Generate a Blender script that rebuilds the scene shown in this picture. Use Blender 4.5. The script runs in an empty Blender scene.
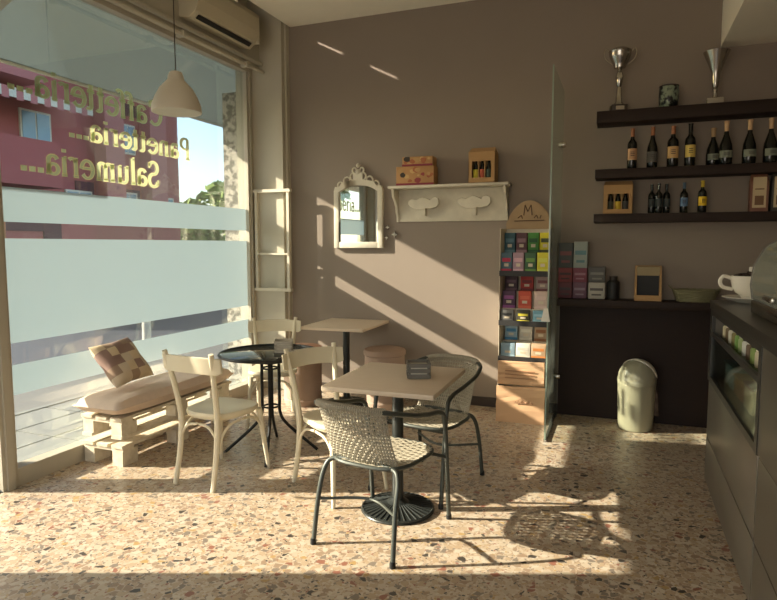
import bpy, bmesh, math, random
from mathutils import Vector, Matrix
random.seed(7)
PI = math.pi
sc = bpy.context.scene
col = sc.collection

# ------------------------------------------------------------------ camera
cam_d = bpy.data.cameras.new('camera'); cam = bpy.data.objects.new('camera', cam_d); col.objects.link(cam)
cam_d.sensor_width = 36; cam_d.lens = 607.85/777*36; cam_d.clip_start = .05; cam_d.clip_end = 500
R = Matrix(((0.933469807, -0.03232033, 0.357196747, 0), (0.358655991, 0.08411974, -0.929671850, 0), (0, 0.995931356, 0.0901151181, 0), (0, 0, 0, 1)))
cam.matrix_world = Matrix.Translation((0, 0, 1.5)) @ R
sc.camera = cam

# ------------------------------------------------------------------ world, sun, exposure
SUN = Vector((1, .382, -.506)).normalized()
w = bpy.data.worlds.new('sky'); sc.world = w; w.use_nodes = True
nt = w.node_tree; nt.nodes.clear()
sky = nt.nodes.new('ShaderNodeTexSky'); sky.sky_type = 'NISHITA'; sky.sun_disc = False
sky.sun_elevation = math.radians(25.7); sky.sun_rotation = math.atan2(-1, -.382); sky.air_density = 1.0; sky.dust_density = 1.6; sky.ozone_density = 1.2
bg = nt.nodes.new('ShaderNodeBackground'); bg.inputs[1].default_value = .21
wo = nt.nodes.new('ShaderNodeOutputWorld')
nt.links.new(sky.outputs[0], bg.inputs[0]); nt.links.new(bg.outputs[0], wo.inputs[0])
sd = bpy.data.lights.new('sun', 'SUN'); sd.energy = 7.1; sd.angle = math.radians(.55); sd.color = (1, .86, .71)
so = bpy.data.objects.new('sun', sd); col.objects.link(so); so.rotation_euler = SUN.to_track_quat('-Z', 'Y').to_euler(); so.location = (-8, -3, 6)
ad = bpy.data.lights.new('rear_fill_light', 'AREA'); ad.shape = 'RECTANGLE'; ad.size = 4.2; ad.size_y = 2.2; ad.energy = 46; ad.color = (1, .90, .78)  # added fill light behind the camera, tilted up to brighten the ceiling
ao = bpy.data.objects.new('rear_fill_light', ad); col.objects.link(ao); ao.location = (-1.6, -2.85, 1.5); ao.rotation_euler = (math.radians(90+56), 0, math.radians(12))
sc.view_settings.view_transform = 'Standard'; sc.view_settings.look = 'None'; sc.view_settings.gamma = 1; sc.view_settings.use_curve_mapping = False
sc.view_settings.exposure = 1.1

# ------------------------------------------------------------------ materials
def lin(c):
    r = []
    for v in c:
        v /= 255.
        r.append(v/12.92 if v <= .04045 else ((v+.055)/1.055)**2.4)
    return (*r, 1)
def mat(name, rgb, rough=.6, metal=0, var=.08, scale=8, bump=0, spec=.5, coat=0, rgb2=None, sharp=0):
    m = bpy.data.materials.new(name); m.use_nodes = True; n = m.node_tree; b = n.nodes['Principled BSDF']
    b.inputs['Roughness'].default_value = rough; b.inputs['Metallic'].default_value = metal
    b.inputs['Specular IOR Level'].default_value = spec; b.inputs['Coat Weight'].default_value = coat
    tc = n.nodes.new('ShaderNodeTexCoord'); ns = n.nodes.new('ShaderNodeTexNoise'); ns.inputs['Scale'].default_value = scale; ns.inputs['Detail'].default_value = 5
    n.links.new(tc.outputs['Object'], ns.inputs['Vector'])
    mx = n.nodes.new('ShaderNodeMix'); mx.data_type = 'RGBA'
    c = lin(rgb); c2 = lin(rgb2) if rgb2 else tuple(x*(1-var*2) for x in c[:3])+(1,)
    mx.inputs[6].default_value = c if rgb2 else tuple(min(1, x*(1+var)) for x in c[:3])+(1,); mx.inputs[7].default_value = c2
    fac = ns.outputs['Fac']
    if sharp:
        mr_ = n.nodes.new('ShaderNodeMapRange'); mr_.inputs[1].default_value = .5-sharp; mr_.inputs[2].default_value = .5+sharp
        n.links.new(fac, mr_.inputs[0]); fac = mr_.outputs[0]
    n.links.new(fac, mx.inputs[0]); n.links.new(mx.outputs[2], b.inputs['Base Color'])
    if bump:
        bp = n.nodes.new('ShaderNodeBump'); bp.inputs['Strength'].default_value = bump; bp.inputs['Distance'].default_value = .01
        n.links.new(ns.outputs['Fac'], bp.inputs['Height']); n.links.new(bp.outputs[0], b.inputs['Normal'])
    return m
def wood(name, a, b_, sc_=(3, 30, 3), rough=.55, bump=.15, spec=.5):
    m = mat(name, a, rough, rgb2=b_, bump=bump, scale=4, spec=spec); n = m.node_tree
    mp = n.nodes.new('ShaderNodeMapping'); mp.inputs['Scale'].default_value = sc_
    tc = [x for x in n.nodes if x.type == 'TEX_COORD'][0]; ns = [x for x in n.nodes if x.type == 'TEX_NOISE'][0]
    n.links.new(tc.outputs['Object'], mp.inputs[0]); n.links.new(mp.outputs[0], ns.inputs['Vector'])
    return m
def terrazzo():
    m = bpy.data.materials.new('terrazzo'); m.use_nodes = True; n = m.node_tree; b = n.nodes['Principled BSDF']; L = n.links.new
    b.inputs['Roughness'].default_value = .33; b.inputs['Specular IOR Level'].default_value = .5
    tc = n.nodes.new('ShaderNodeTexCoord')
    ns = n.nodes.new('ShaderNodeTexNoise'); ns.inputs['Scale'].default_value = 22
    L(tc.outputs['Object'], ns.inputs['Vector'])
    wv = n.nodes.new('ShaderNodeMix'); wv.data_type = 'RGBA'; wv.inputs[0].default_value = .025
    L(tc.outputs['Object'], wv.inputs[6]); L(ns.outputs['Color'], wv.inputs[7])
    last = None
    base = n.nodes.new('ShaderNodeRGB'); base.outputs[0].default_value = lin((190, 174, 154))
    last = base.outputs[0]
    sc9 = lambda t: tuple(v*.92 for v in t)
    pal = [(sc9(c_), p_) for c_, p_ in [((204, 188, 164), 0), ((190, 166, 136), .18), ((166, 142, 118), .32), ((212, 200, 180), .46), ((140, 128, 114), .60), ((192, 170, 142), .70), ((158, 106, 86), .86), ((190, 158, 104), .90), ((194, 180, 156), .93), ((78, 72, 66), .955)]]
    for scale, th, seed in ((80, .05, 3.), (30, .10, 0.)):
        v = n.nodes.new('ShaderNodeTexVoronoi'); v.voronoi_dimensions = '2D'; v.inputs['Scale'].default_value = scale
        e = n.nodes.new('ShaderNodeTexVoronoi'); e.voronoi_dimensions = '2D'; e.feature = 'DISTANCE_TO_EDGE'; e.inputs['Scale'].default_value = scale
        mp = n.nodes.new('ShaderNodeMapping'); mp.inputs['Location'].default_value = (seed, seed, 0)
        L(wv.outputs[2], mp.inputs[0]); L(mp.outputs[0], v.inputs['Vector']); L(mp.outputs[0], e.inputs['Vector'])
        sp = n.nodes.new('ShaderNodeSeparateColor'); L(v.outputs['Color'], sp.inputs[0])
        cr = n.nodes.new('ShaderNodeValToRGB'); cr.color_ramp.interpolation = 'CONSTANT'
        els = cr.color_ramp.elements
        els[0].color = lin(pal[0][0]); els[1].position = pal[1][1]; els[1].color = lin(pal[1][0])
        for c, p in pal[2:]:
            q = els.new(p); q.color = lin(c)
        L(sp.outputs[0], cr.inputs[0])
        # mask: inside the cell, and only for some cells
        ms = n.nodes.new('ShaderNodeMapRange'); ms.inputs[1].default_value = th; ms.inputs[2].default_value = th+.03
        dv = n.nodes.new('ShaderNodeMath'); dv.operation = 'MULTIPLY'; dv.inputs[1].default_value = 1.
        L(e.outputs['Distance'], dv.inputs[0]); L(dv.outputs[0], ms.inputs[0])
        pick = n.nodes.new('ShaderNodeMath'); pick.operation = 'GREATER_THAN'; pick.inputs[1].default_value = .32 if scale < 60 else .12
        L(sp.outputs[1], pick.inputs[0])
        ml = n.nodes.new('ShaderNodeMath'); ml.operation = 'MULTIPLY'; L(ms.outputs[0], ml.inputs[0]); L(pick.outputs[0], ml.inputs[1])
        mx = n.nodes.new('ShaderNodeMix'); mx.data_type = 'RGBA'
        L(ml.outputs[0], mx.inputs[0]); L(last, mx.inputs[6]); L(cr.outputs[0], mx.inputs[7]); last = mx.outputs[2]
    L(last, b.inputs['Base Color'])
    return m
def glass(name, tint=(255, 255, 255), gloss=.08, dirt=0):
    m = bpy.data.materials.new(name); m.use_nodes = True; n = m.node_tree; n.nodes.clear(); L = n.links.new
    t = n.nodes.new('ShaderNodeBsdfTransparent'); t.inputs[0].default_value = lin(tint)
    g = n.nodes.new('ShaderNodeBsdfGlossy'); g.inputs['Roughness'].default_value = .03; g.inputs[0].default_value = (.8, .84, .82, 1)
    fr = n.nodes.new('ShaderNodeFresnel'); fr.inputs[0].default_value = 1.45
    mu = n.nodes.new('ShaderNodeMath'); mu.operation = 'MULTIPLY'; mu.inputs[1].default_value = gloss/.04*.5
    L(fr.outputs[0], mu.inputs[0]); mu.use_clamp = True
    mx = n.nodes.new('ShaderNodeMixShader'); L(mu.outputs[0], mx.inputs[0]); L(t.outputs[0], mx.inputs[1]); L(g.outputs[0], mx.inputs[2])
    last = mx.outputs[0]
    if dirt:
        d = n.nodes.new('ShaderNodeBsdfDiffuse' if dirt > .1 else 'ShaderNodeBsdfTranslucent'); d.inputs[0].default_value = lin((190, 196, 186))
        m2 = n.nodes.new('ShaderNodeMixShader'); m2.inputs[0].default_value = dirt; L(last, m2.inputs[1]); L(d.outputs[0], m2.inputs[2]); last = m2.outputs[0]
    o = n.nodes.new('ShaderNodeOutputMaterial'); L(last, o.inputs[0])
    return m
def frost():
    m = bpy.data.materials.new('frosted_film'); m.use_nodes = True; n = m.node_tree; n.nodes.clear(); L = n.links.new
    t = n.nodes.new('ShaderNodeBsdfTranslucent'); t.inputs[0].default_value = lin((106, 122, 128))
    d = n.nodes.new('ShaderNodeBsdfDiffuse'); d.inputs[0].default_value = lin((205, 212, 208))
    tr = n.nodes.new('ShaderNodeBsdfTransparent')
    a = n.nodes.new('ShaderNodeMixShader'); a.inputs[0].default_value = .45; L(t.outputs[0], a.inputs[1]); L(d.outputs[0], a.inputs[2])
    b = n.nodes.new('ShaderNodeMixShader'); b.inputs[0].default_value = .05; L(a.outputs[0], b.inputs[1]); L(tr.outputs[0], b.inputs[2])
    o = n.nodes.new('ShaderNodeOutputMaterial'); L(b.outputs[0], o.inputs[0])
    return m
def sheet(name, tcol, dcol, k):
    m = bpy.data.materials.new(name); m.use_nodes = True; n = m.node_tree; n.nodes.clear(); L = n.links.new
    t = n.nodes.new('ShaderNodeBsdfTranslucent'); t.inputs[0].default_value = lin(tcol)
    d = n.nodes.new('ShaderNodeBsdfDiffuse'); d.inputs[0].default_value = lin(dcol)
    a = n.nodes.new('ShaderNodeMixShader'); a.inputs[0].default_value = k; L(t.outputs[0], a.inputs[1]); L(d.outputs[0], a.inputs[2])
    o = n.nodes.new('ShaderNodeOutputMaterial'); L(a.outputs[0], o.inputs[0])
    return m
def checks(name, a, b_, scale):
    m = mat(name, a, .9); n = m.node_tree; b = n.nodes['Principled BSDF']
    tc = n.nodes.new('ShaderNodeTexCoord'); ck = n.nodes.new('ShaderNodeTexVoronoi'); ck.distance = 'CHEBYCHEV'; ck.inputs['Scale'].default_value = scale; ck.inputs['Randomness'].default_value = 0
    mp = n.nodes.new('ShaderNodeMapping'); mp.inputs['Scale'].default_value = (1, 1, .001); mp.inputs['Location'].default_value = (.5, .5, 0)
    n.links.new(tc.outputs['Object'], mp.inputs[0]); n.links.new(mp.outputs[0], ck.inputs['Vector'])
    sp = n.nodes.new('ShaderNodeSeparateColor'); n.links.new(ck.outputs['Color'], sp.inputs[0])
    cr = n.nodes.new('ShaderNodeValToRGB'); cr.color_ramp.interpolation = 'CONSTANT'; e = cr.color_ramp.elements
    e[0].color = lin(a); e[1].position = .3; e[1].color = lin(b_); q = e.new(.55); q.color = lin((166, 140, 118)); q = e.new(.75); q.color = lin((216, 194, 160))
    n.links.new(sp.outputs[0], cr.inputs[0]); n.links.new(cr.outputs[0], b.inputs['Base Color'])
    return m
M = dict(
    wall=mat('taupe_wall_paint', (143, 130, 117), .85, var=.03, scale=3, bump=.05),
    cream=mat('cream_paint', (190, 183, 164), .6, var=.04, scale=5, bump=.05),
    frame=mat('window_frame_paint', (180, 173, 156), .5, var=.04),
    ceil=mat('ceiling_white', (248, 240, 220), .9, var=.02),
    floor=terrazzo(),
    base=mat('dark_skirting', (58, 46, 38), .5),
    dark=wood('dark_brown_laminate', (46, 31, 23), (35, 24, 18), (2, 2, 30), .62, .03, spec=.25),
    chair=mat('cream_chair_paint', (224, 214, 186), .5, var=.03, bump=.03),
    metal=mat('dark_grey_metal', (52, 56, 54), .38, .3, var=.03),
    black=mat('black_metal', (26, 27, 28), .35, .2),
    rattan=mat('grey_rattan', (172, 164, 144), .6, var=.12, scale=60, bump=.1),
    rattanrim=mat('grey_green_tube', (78, 82, 76), .4, .4, var=.05),
    oak=wood('washed_oak_top', (226, 208, 184), (206, 186, 160), (3, 40, 3), .45, .05),
    pallet=wood('whitewashed_pallet', (232, 224, 204), (186, 168, 138), (6, 6, 6), .8, .3),
    cush=mat('beige_cushion', (222, 200, 180), .95, var=.05, scale=30, bump=.1),
    pillow=checks('checked_pillow', (150, 122, 110), (208, 190, 164), 14),
    clay=mat('terracotta_brown', (174, 150, 132), .75, var=.08, bump=.1),
    claytop=mat('pink_beige_pad', (196, 152, 128), .8, var=.05),
    white=mat('distressed_white', (214, 206, 186), .75, var=.1, scale=14, bump=.2),
    mirror=mat('mirror_glass', (225, 230, 230), .02, 1, var=0),
    steel=mat('polished_steel', (190, 185, 175), .22, 1, var=.1, scale=30),
    glass=glass('clear_window_glass', (249, 252, 250), .03, .012),
    sideglass=glass('green_edged_glass', (244, 248, 245), .02, .03),
    caseglass=glass('display_case_glass', (240, 243, 240), .05),
    dome=glass('acrylic_hood', (225, 220, 212), .04, .3),
    frost=frost(), gedge=mat('glass_edge_green', (140, 156, 138), .2),
    counter=mat('grey_counter_panel', (118, 112, 102), .3, .35, var=.03, scale=2),
    ctop=mat('charcoal_worktop', (54, 52, 48), .35, var=.05),
    bin=mat('beige_plastic', (152, 147, 124), .32, var=.02),
    ceramic=mat('white_ceramic', (232, 226, 210), .2, var=.02),
    bean=mat('coffee_beans', (36, 24, 18), .4),
    card=mat('kraft_cardboard', (176, 138, 92), .85, var=.06),
    paper=mat('brown_paper', (206, 166, 128), .9, var=.05, bump=.1),
    plastic=mat('white_plastic', (196, 186, 160), .4, var=.02),
    slot=mat('dark_slot', (20, 18, 16), .6),
    shade=mat('cream_lampshade', (204, 196, 178), .55, var=.02),
    maroon=mat('maroon_render', (168, 88, 84), .9, var=.06, scale=1.5),
    maroon2=mat('dusty_mauve_render', (184, 114, 110), .9, var=.06, scale=1.5),
    deep=mat('deep_maroon', (84, 40, 52), .9),
    shutter=mat('blue_grey_pane', (120, 148, 160), .15, var=.05),
    stone=mat('speckled_granite', (178, 172, 160), .8, rgb2=(96, 92, 86), scale=16, sharp=.06),
    asphalt=mat('asphalt', (46, 52, 64), .9, var=.1, scale=3),
    walk=mat('sidewalk_concrete', (98, 98, 96), .9, var=.1, scale=2, bump=.1),
    walk2=mat('sidewalk_slab', (112, 114, 112), .9, var=.1, scale=3),
    leaf=mat('leaf_green', (136, 160, 66), .8, rgb2=(70, 96, 40), scale=2),
    bark=mat('bark', (84, 70, 54), .9, bump=.3),
    awning=sheet('blue_grey_awning', (72, 80, 78), (120, 126, 120), .5),
    gold=sheet('gold_vinyl', (214, 204, 150), (190, 184, 146), .5), green=sheet('green_vinyl', (172, 180, 140), (170, 176, 140), .5), dgreen=sheet('dark_green_vinyl', (180, 206, 160), (170, 190, 150), .5),
    bottle=mat('dark_bottle_glass', (18, 20, 14), .12, var=.05), foil=mat('copper_foil', (168, 110, 76), .4, .4),
    granite_post=mat('galvanised_post', (200, 196, 184), .5),
    basket=wood('woven_basket', (150, 140, 104), (84, 86, 60), (60, 60, 60), .8, .3),
)
_c = {}
def C(r, g, b_, rough=.6):
    k = (r, g, b_, rough)
    if k not in _c: _c[k] = mat('print_%d_%d_%d' % (r, g, b_), (r, g, b_), rough, var=.05)
    return _c[k]

# ------------------------------------------------------------------ mesh helpers
class MB:
    def __init__(s): s.v = []; s.f = []; s.sm = []; s.mi = []; s.mats = []; s.cur = 0
    def use(s, m):
        if m not in s.mats: s.mats.append(m)
        s.cur = s.mats.index(m); return s
    def add(s, vs, fs, smooth=False, mt=None):
        o = len(s.v)
        s.v += [tuple(mt @ Vector(p)) if mt else tuple(p) for p in vs]
        for f in fs: s.f.append([i+o for i in f]); s.sm.append(smooth); s.mi.append(s.cur)
        return s
    def box(s, x0, x1, y0, y1, z0, z1, mt=None):
        vs = [(x, y, z) for z in (z0, z1) for y in (y0, y1) for x in (x0, x1)]
        return s.add(vs, [(0, 2, 3, 1), (4, 5, 7, 6), (0, 1, 5, 4), (2, 6, 7, 3), (0, 4, 6, 2), (1, 3, 7, 5)], False, mt)
    def rbox(s, x0, x1, y0, y1, z0, z1, r=.006, mt=None, seg=2):
        bm = bmesh.new(); bmesh.ops.create_cube(bm, size=1)
        for v in bm.verts: v.co = Vector(((x0+x1)/2+v.co.x*(x1-x0), (y0+y1)/2+v.co.y*(y1-y0), (z0+z1)/2+v.co.z*(z1-z0)))
        r = min(r, abs(x1-x0)*.45, abs(y1-y0)*.45, abs(z1-z0)*.45)
        bmesh.ops.bevel(bm, geom=bm.edges[:], offset=r, segments=seg, affect='EDGES', profile=.5)
        bm.verts.index_update(); s.add([v.co[:] for v in bm.verts], [[v.index for v in f.verts] for f in bm.faces], True, mt); bm.free(); return s
    def tube(s, pts, r, n=8, closed=False, mt=None, flat=None):
        pts = [Vector(p) for p in pts]; N = len(pts)
        rs = r if isinstance(r, (list, tuple)) else [r]*N
        vs = []; up = None
        for i, p in enumerate(pts):
            a = pts[(i-1) % N] if (closed or i) else p; b = pts[(i+1) % N] if (closed or i < N-1) else p
            t = (b-a).normalized()
            if up is None:
                up = Vector((0, 0, 1)) if abs(t.z) < .9 else Vector((1, 0, 0))
            u = (up - t*up.dot(t))
            if u.length < 1e-4: u = t.orthogonal()
            u.normalize(); w_ = t.cross(u); up = u
            for k in range(n):
                a_ = 2*PI*k/n; e = flat or 1
                vs.append(p+(u*math.cos(a_)*e+w_*math.sin(a_))*rs[i])
        fs = []
        for i in range(N if closed else N-1):
            j = (i+1) % N
            for k in range(n): fs.append((i*n+k, i*n+(k+1) % n, j*n+(k+1) % n, j*n+k))
        if not closed: fs.append(list(range(n))[::-1]); fs.append([(N-1)*n+k for k in range(n)])
        return s.add(vs, fs, True, mt)
    def lathe(s, prof, n=32, mt=None, cx=0, cy=0):
        vs = []; N = len(prof)
        for r, z in prof:
            for k in range(n): a = 2*PI*k/n; vs.append((cx+r*math.cos(a), cy+r*math.sin(a), z))
        fs = []
        for i in range(N-1):
            for k in range(n): fs.append((i*n+k, i*n+(k+1) % n, (i+1)*n+(k+1) % n, (i+1)*n+k))
        if prof[0][0] > 1e-5: fs.append(list(range(n))[::-1])
        if prof[-1][0] > 1e-5: fs.append([(N-1)*n+k for k in range(n)])
        return s.add(vs, fs, True, mt)
    def prism(s, poly, z0, z1, mt=None, smooth=False):
        n = len(poly); vs = [(x, y, z0) for x, y in poly]+[(x, y, z1) for x, y in poly]
        fs = [list(range(n))[::-1], [n+i for i in range(n)]]+[(i, (i+1) % n, n+(i+1) % n, n+i) for i in range(n)]
        return s.add(vs, fs, smooth, mt)
    def sphere(s, c, r, n=12, mt=None, sx=1, sy=1, sz=1):
        pr = [(max(0, r*math.sin(PI*i/n)), -r*math.cos(PI*i/n)) for i in range(n+1)]
        vs = []; 
        for q, z in pr:
            for k in range(n*2): a = PI*k/n; vs.append((c[0]+q*sx*math.cos(a), c[1]+q*sy*math.sin(a), c[2]+z*sz))
        fs = []; m2 = n*2
        for i in range(n):
            for k in range(m2): fs.append((i*m2+k, i*m2+(k+1) % m2, (i+1)*m2+(k+1) % m2, (i+1)*m2+k))
        return s.add(vs, fs, True, mt)
    def build(s, name, m=None, parent=None, loc=None, rz=0, bevel=0):
        me = bpy.data.meshes.new(name); me.from_pydata(s.v, [], s.f)
        ms = s.mats if s.mats else [m]
        for x in ms: me.materials.append(x)
        for p, q, i in zip(me.polygons, s.sm, s.mi): p.use_smooth = q; p.material_index = i
        bm = bmesh.new(); bm.from_mesh(me); bmesh.ops.remove_doubles(bm, verts=bm.verts, dist=1e-5); bmesh.ops.recalc_face_normals(bm, faces=bm.faces); bm.to_mesh(me); bm.free()
        if any(s.sm): 
            try: me.set_sharp_from_angle(angle=math.radians(42))
            except Exception: pass
        me.update()
        o = bpy.data.objects.new(name, me); col.objects.link(o)
        if parent: o.parent = parent
        if loc is not None: o.location = loc
        o.rotation_euler.z = rz
        if bevel:
            b = o.modifiers.new('bevel', 'BEVEL'); b.width = bevel; b.segments = 2; b.limit_method = 'ANGLE'
        return o
def tag(o, label=None, cat=None, group=None, kind=None):
    if label: o['label'] = label
    if cat: o['category'] = cat
    if group: o['group'] = group
    if kind: o['kind'] = kind
    return o
def empty(name, loc, rz=0, label=None, cat=None, group=None):
    o = bpy.data.objects.new(name, None); o.empty_display_size = .1; col.objects.link(o); o.location = loc; o.rotation_euler.z = rz
    return tag(o, label, cat, group)
def struct(name, mb, m, parent=None):
    o = mb.build(name, m, parent)
    if not parent: o['kind'] = 'structure'
    return o
def copy_tree(o, parent=None, kids=None):
    kids = kids if kids is not None else {}
    c = o.copy(); col.objects.link(c)
    if parent: c.parent = parent
    for ch in [x for x in col.objects if x.parent == o]: copy_tree(ch, c)
    return c
def again(o, loc, rz, label, group=None):
    c = copy_tree(o); c.location = loc; c.rotation_euler.z = rz; c['label'] = label
    if group: c['group'] = group
    return c
def smooth_path(pts, per=6, closed=False):
    P = [Vector(p) for p in pts]; n = len(P); out = []
    rng = range(n) if closed else range(n-1)
    for i in rng:
        p0 = P[(i-1) % n] if (closed or i > 0) else P[0]*2-P[1]; p1 = P[i]; p2 = P[(i+1) % n]; p3 = P[(i+2) % n] if (closed or i+2 < n) else P[n-1]*2-P[n-2]
        for k in range(per):
            t = k/per
            out.append(.5*((2*p1)+(p2-p0)*t+(2*p0-5*p1+4*p2-p3)*t*t+(3*p1-p0-3*p2+p3)*t**3))
    if not closed: out.append(P[-1])
    return out

# ------------------------------------------------------------------ shell
WX = -3.60   # glass plane
struct('floor', MB().box(-3.47, 3.2, -3.0, 5.53, -.12, 0), M['floor'])
struct('wall_back', MB().box(-3.75, 3.2, 5.53, 5.73, 0, 4.1), M['wall'])
struct('wall_right', MB().box(3.2, 3.4, -3, 5.73, 0, 4.1), M['wall'])
b = MB(); b.box(-3.75, -3.2, -3.2, -3.0, 0, 4.1); b.box(1.2, 3.4, -3.2, -3.0, 0, 4.1); b.box(-3.2, 1.2, -3.2, -3.0, 2.8, 4.1); b.box(-3.2, 1.2, -3.2, -3.0, 0, .4)
struct('wall_front', b, M['wall'])
# window wall: openings for the door (y 1.47-2.5, z<1.86) and the display window (y 2.60-5.31, z .05-3.26), two narrow slots high up, added to cast the sun slivers on the back wall
b = MB()
b.box(-3.75, -3.47, -3.0, 1.42, 0, 3.26)
b.box(-3.75, -3.47, 1.42, 2.5, 2.02, 3.26)
b.box(-3.72, -3.56, 5.36, 5.53, 0, 3.26)
b.box(-3.72, -3.47, -3.0, 5.53, 3.26, 3.70); b.box(-3.64, -3.6, -3.0, 5.53, 3.70, 3.845)
b.box(-3.64, -3.6, -3.0, 5.53, 3.885, 4.1)
b.box(-3.64, -3.6, -3.0, 4.92, 3.845, 3.885); b.box(-3.64, -3.6, 5.035, 5.135, 3.845, 3.885); b.box(-3.64, -3.6, 5.25, 5.53, 3.845, 3.885)
struct('wall_left', b, M['cream'])
b = MB(); b.box(-3.60, -3.215, 5.41, 5.53, 0, 4.1); b.box(-3.215, -3.195, 5.47, 5.53, 0, 4.1)
struct('trim_1', b, M['cream'])
b = MB(); b.box(-3.18, 3.2, -3, 5.53, 3.67, 3.74); b.box(-3.18, -3.13, -3, 5.53, 3.74, 4.1); b.box(-3.75, -3.13, -3.0, 5.53, 4.1, 4.16)
b.box(-2.75, 2.9, -2.6, 5.02, 3.655, 3.67)
struct('ceiling', b, M['ceil'])
struct('ceiling_soffit', MB().box(.665, 3.2, -1, 5.53, 3.04, 3.67), M['ceil'])
b = MB(); b.box(-3.195, -.5, 5.512, 5.53, 0, .085); struct('baseboard_back', b, M['base'])
# window 1
b = MB()
b.box(-3.63, -3.565, 2.6, 5.36, .0, .055); b.box(-3.565, -3.47, 2.6, 5.41, 0, .115)       # sill / kick
b.box(-3.63, -3.57, 2.62, 2.67, .055, 3.26)
b.box(-3.63, -3.56, 5.31, 5.36, .055, 3.26); b.box(-3.63, -3.55, 2.6, 5.36, 3.22, 3.28)
b.box(-3.56, -3.545, 5.345, 5.36, .115, 3.26)
win = struct('window_1', b, M['frame'])
MB().box(-3.604, -3.598, 2.66, 5.32, .05, 3.24).build('glass_pane', M['glass'], win)
for z0, z1 in ((1.645, 1.862), (.878, 1.541), (.545, .738)):
    MB().add([(-3.5965, 2.67, z0), (-3.5965, 5.31, z0), (-3.5965, 5.31, z1), (-3.5965, 2.67, z1)], [(0, 1, 2, 3)]).build('frosted_film', M['frost'], win)
b = MB(); b.box(-3.69, -3.47, 2.5, 2.60, 0, 3.26); b.box(-3.47, -3.455, 2.525, 2.575, 0, 3.26); struct('trim_2', b, M['frame'])
# door beyond the left edge of the picture
b = MB(); b.box(-3.62, -3.55, 1.42, 1.47, 0, 2.02); b.box(-3.62, -3.55, 1.42, 2.5, 1.86, 2.02); b.box(-3.62, -3.55, 1.42, 2.5, 0, .04)
d1 = struct('door_1', b, M['frame']); MB().box(-3.59, -3.584, 1.47, 2.5, .04, 1.86).build('glass_pane', M['glass'], d1)
MB().tube([(-3.55, 2.4, .9), (-3.5, 2.4, .9), (-3.5, 2.4, 1.3), (-3.55, 2.4, 1.3)], .012).build('door_handle', M['steel'], d1)

# lettering seen from behind
def arc(cx, cy, rx, ry, a0, a1, n=14, thin=.05, thick=.13):
    out = []
    for i in range(n+1):
        a = math.radians(a0+(a1-a0)*i/n); out.append((cx+rx*math.cos(a), cy+ry*math.sin(a), thin+(thick-thin)*abs(math.cos(a))**1.3))
    return out
def ln(x0, y0, x1, y1, w0=.13, w1=None): return [(x0, y0, w0), (x1, y1, w1 if w1 is not None else w0)]
def sf(x, y, h=.11): return ln(x-h, y, x+h, y, .05)
G = {
 'C': (.84, [arc(.44, .5, .34, .46, 48, 312, 20), ln(.70, .68, .70, .95, .04)]),
 'P': (.72, [ln(.2, .02, .2, .98), arc(.36, .73, .26, .25, 90, -90), ln(.2, .98, .38, .98, .05), ln(.2, .48, .38, .48, .05), sf(.2, .02, .14)]),
 'S': (.66, [arc(.33, .74, .22, .24, 20, 270, 16), arc(.33, .25, .24, .25, 90, -160, 16), ln(.55, .72, .55, .95, .04), ln(.08, .05, .08, .28, .04)]),
 'a': (.62, [ln(.46, .04, .46, .45, .12), arc(.29, .45, .17, .17, 0, 160), arc(.28, .18, .18, .17, 0, 360, 18), sf(.5, .03, .07)]),
 'f': (.42, [ln(.2, .02, .2, .8, .12), arc(.34, .82, .14, .16, 180, 30), ln(.05, .62, .38, .62, .05), sf(.2, .02)]),
 'e': (.60, [arc(.3, .31, .24, .31, 0, 325, 18), ln(.07, .35, .53, .35, .05)]),
 't': (.42, [ln(.2, .1, .2, .86, .12), arc(.3, .12, .1, .12, 180, 320), ln(.05, .62, .36, .62, .05)]),
 'r': (.5, [ln(.18, .02, .18, .62, .12), arc(.34, .42, .16, .2, 160, 45), sf(.18, .02), ln(.08, .61, .2, .61, .05)]),
 'i': (.3, [ln(.15, .02, .15, .62, .12), ln(.15, .78, .15, .9, .13), sf(.15, .02), ln(.05, .61, .16, .61, .05)]),
 'n': (.7, [ln(.18, .02, .18, .62, .12), arc(.35, .42, .17, .2, 170, 0), ln(.52, .02, .52, .42, .12), sf(.18, .02), sf(.52, .02), ln(.08, .61, .2, .61, .05)]),
 'm': (1.02, [ln(.18, .02, .18, .62, .12), arc(.34, .42, .16, .2, 170, 0), ln(.5, .02, .5, .42, .12), arc(.66, .42, .16, .2, 170, 0), ln(.82, .02, .82, .42, .12), sf(.18, .02), sf(.5, .02), sf(.82, .02), ln(.08, .61, .2, .61, .05)]),
 'u': (.7, [ln(.18, .2, .18, .62, .12), arc(.35, .2, .17, .2, 180, 360), ln(.52, .02, .52, .62, .12), ln(.08, .61, .2, .61, .05), ln(.42, .61, .54, .61, .05), sf(.55, .02, .07)]),
 'l': (.3, [ln(.15, .02, .15, .98, .12), sf(.15, .02), ln(.05, .98, .16, .98, .05)]),
 '.': (.30, [ln(.14, .0, .14, .17, .17)]),
}
def ribbon(mb, pts, x, mapf, o0, o1, both=False):
    # strip between the offsets o0..o1 from the stroke's edges (o = -1 mirrored)
    for sgn in ((1, -1) if both else (1,)):
        L_ = []
        for i, (px, py, wd) in enumerate(pts):
            a = pts[max(0, i-1)]; c = pts[min(len(pts)-1, i+1)]
            dx, dy = c[0]-a[0], c[1]-a[1]; l = math.hypot(dx, dy) or 1; nx, ny = -dy/l, dx/l; h = wd/2
            if both: p, q = sgn*(h+o0), sgn*(h+o1)
            else: p, q = h+o0, -(h+o0)
            L_.append(((px+nx*p, py+ny*p), (px+nx*q, py+ny*q)))
        vs = [(x,)+mapf(u, v) for pq in L_ for (u, v) in pq]
        mb.add(vs, [(2*i, 2*i+1, 2*i+3, 2*i+2) for i in range(len(L_)-1)])
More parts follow.
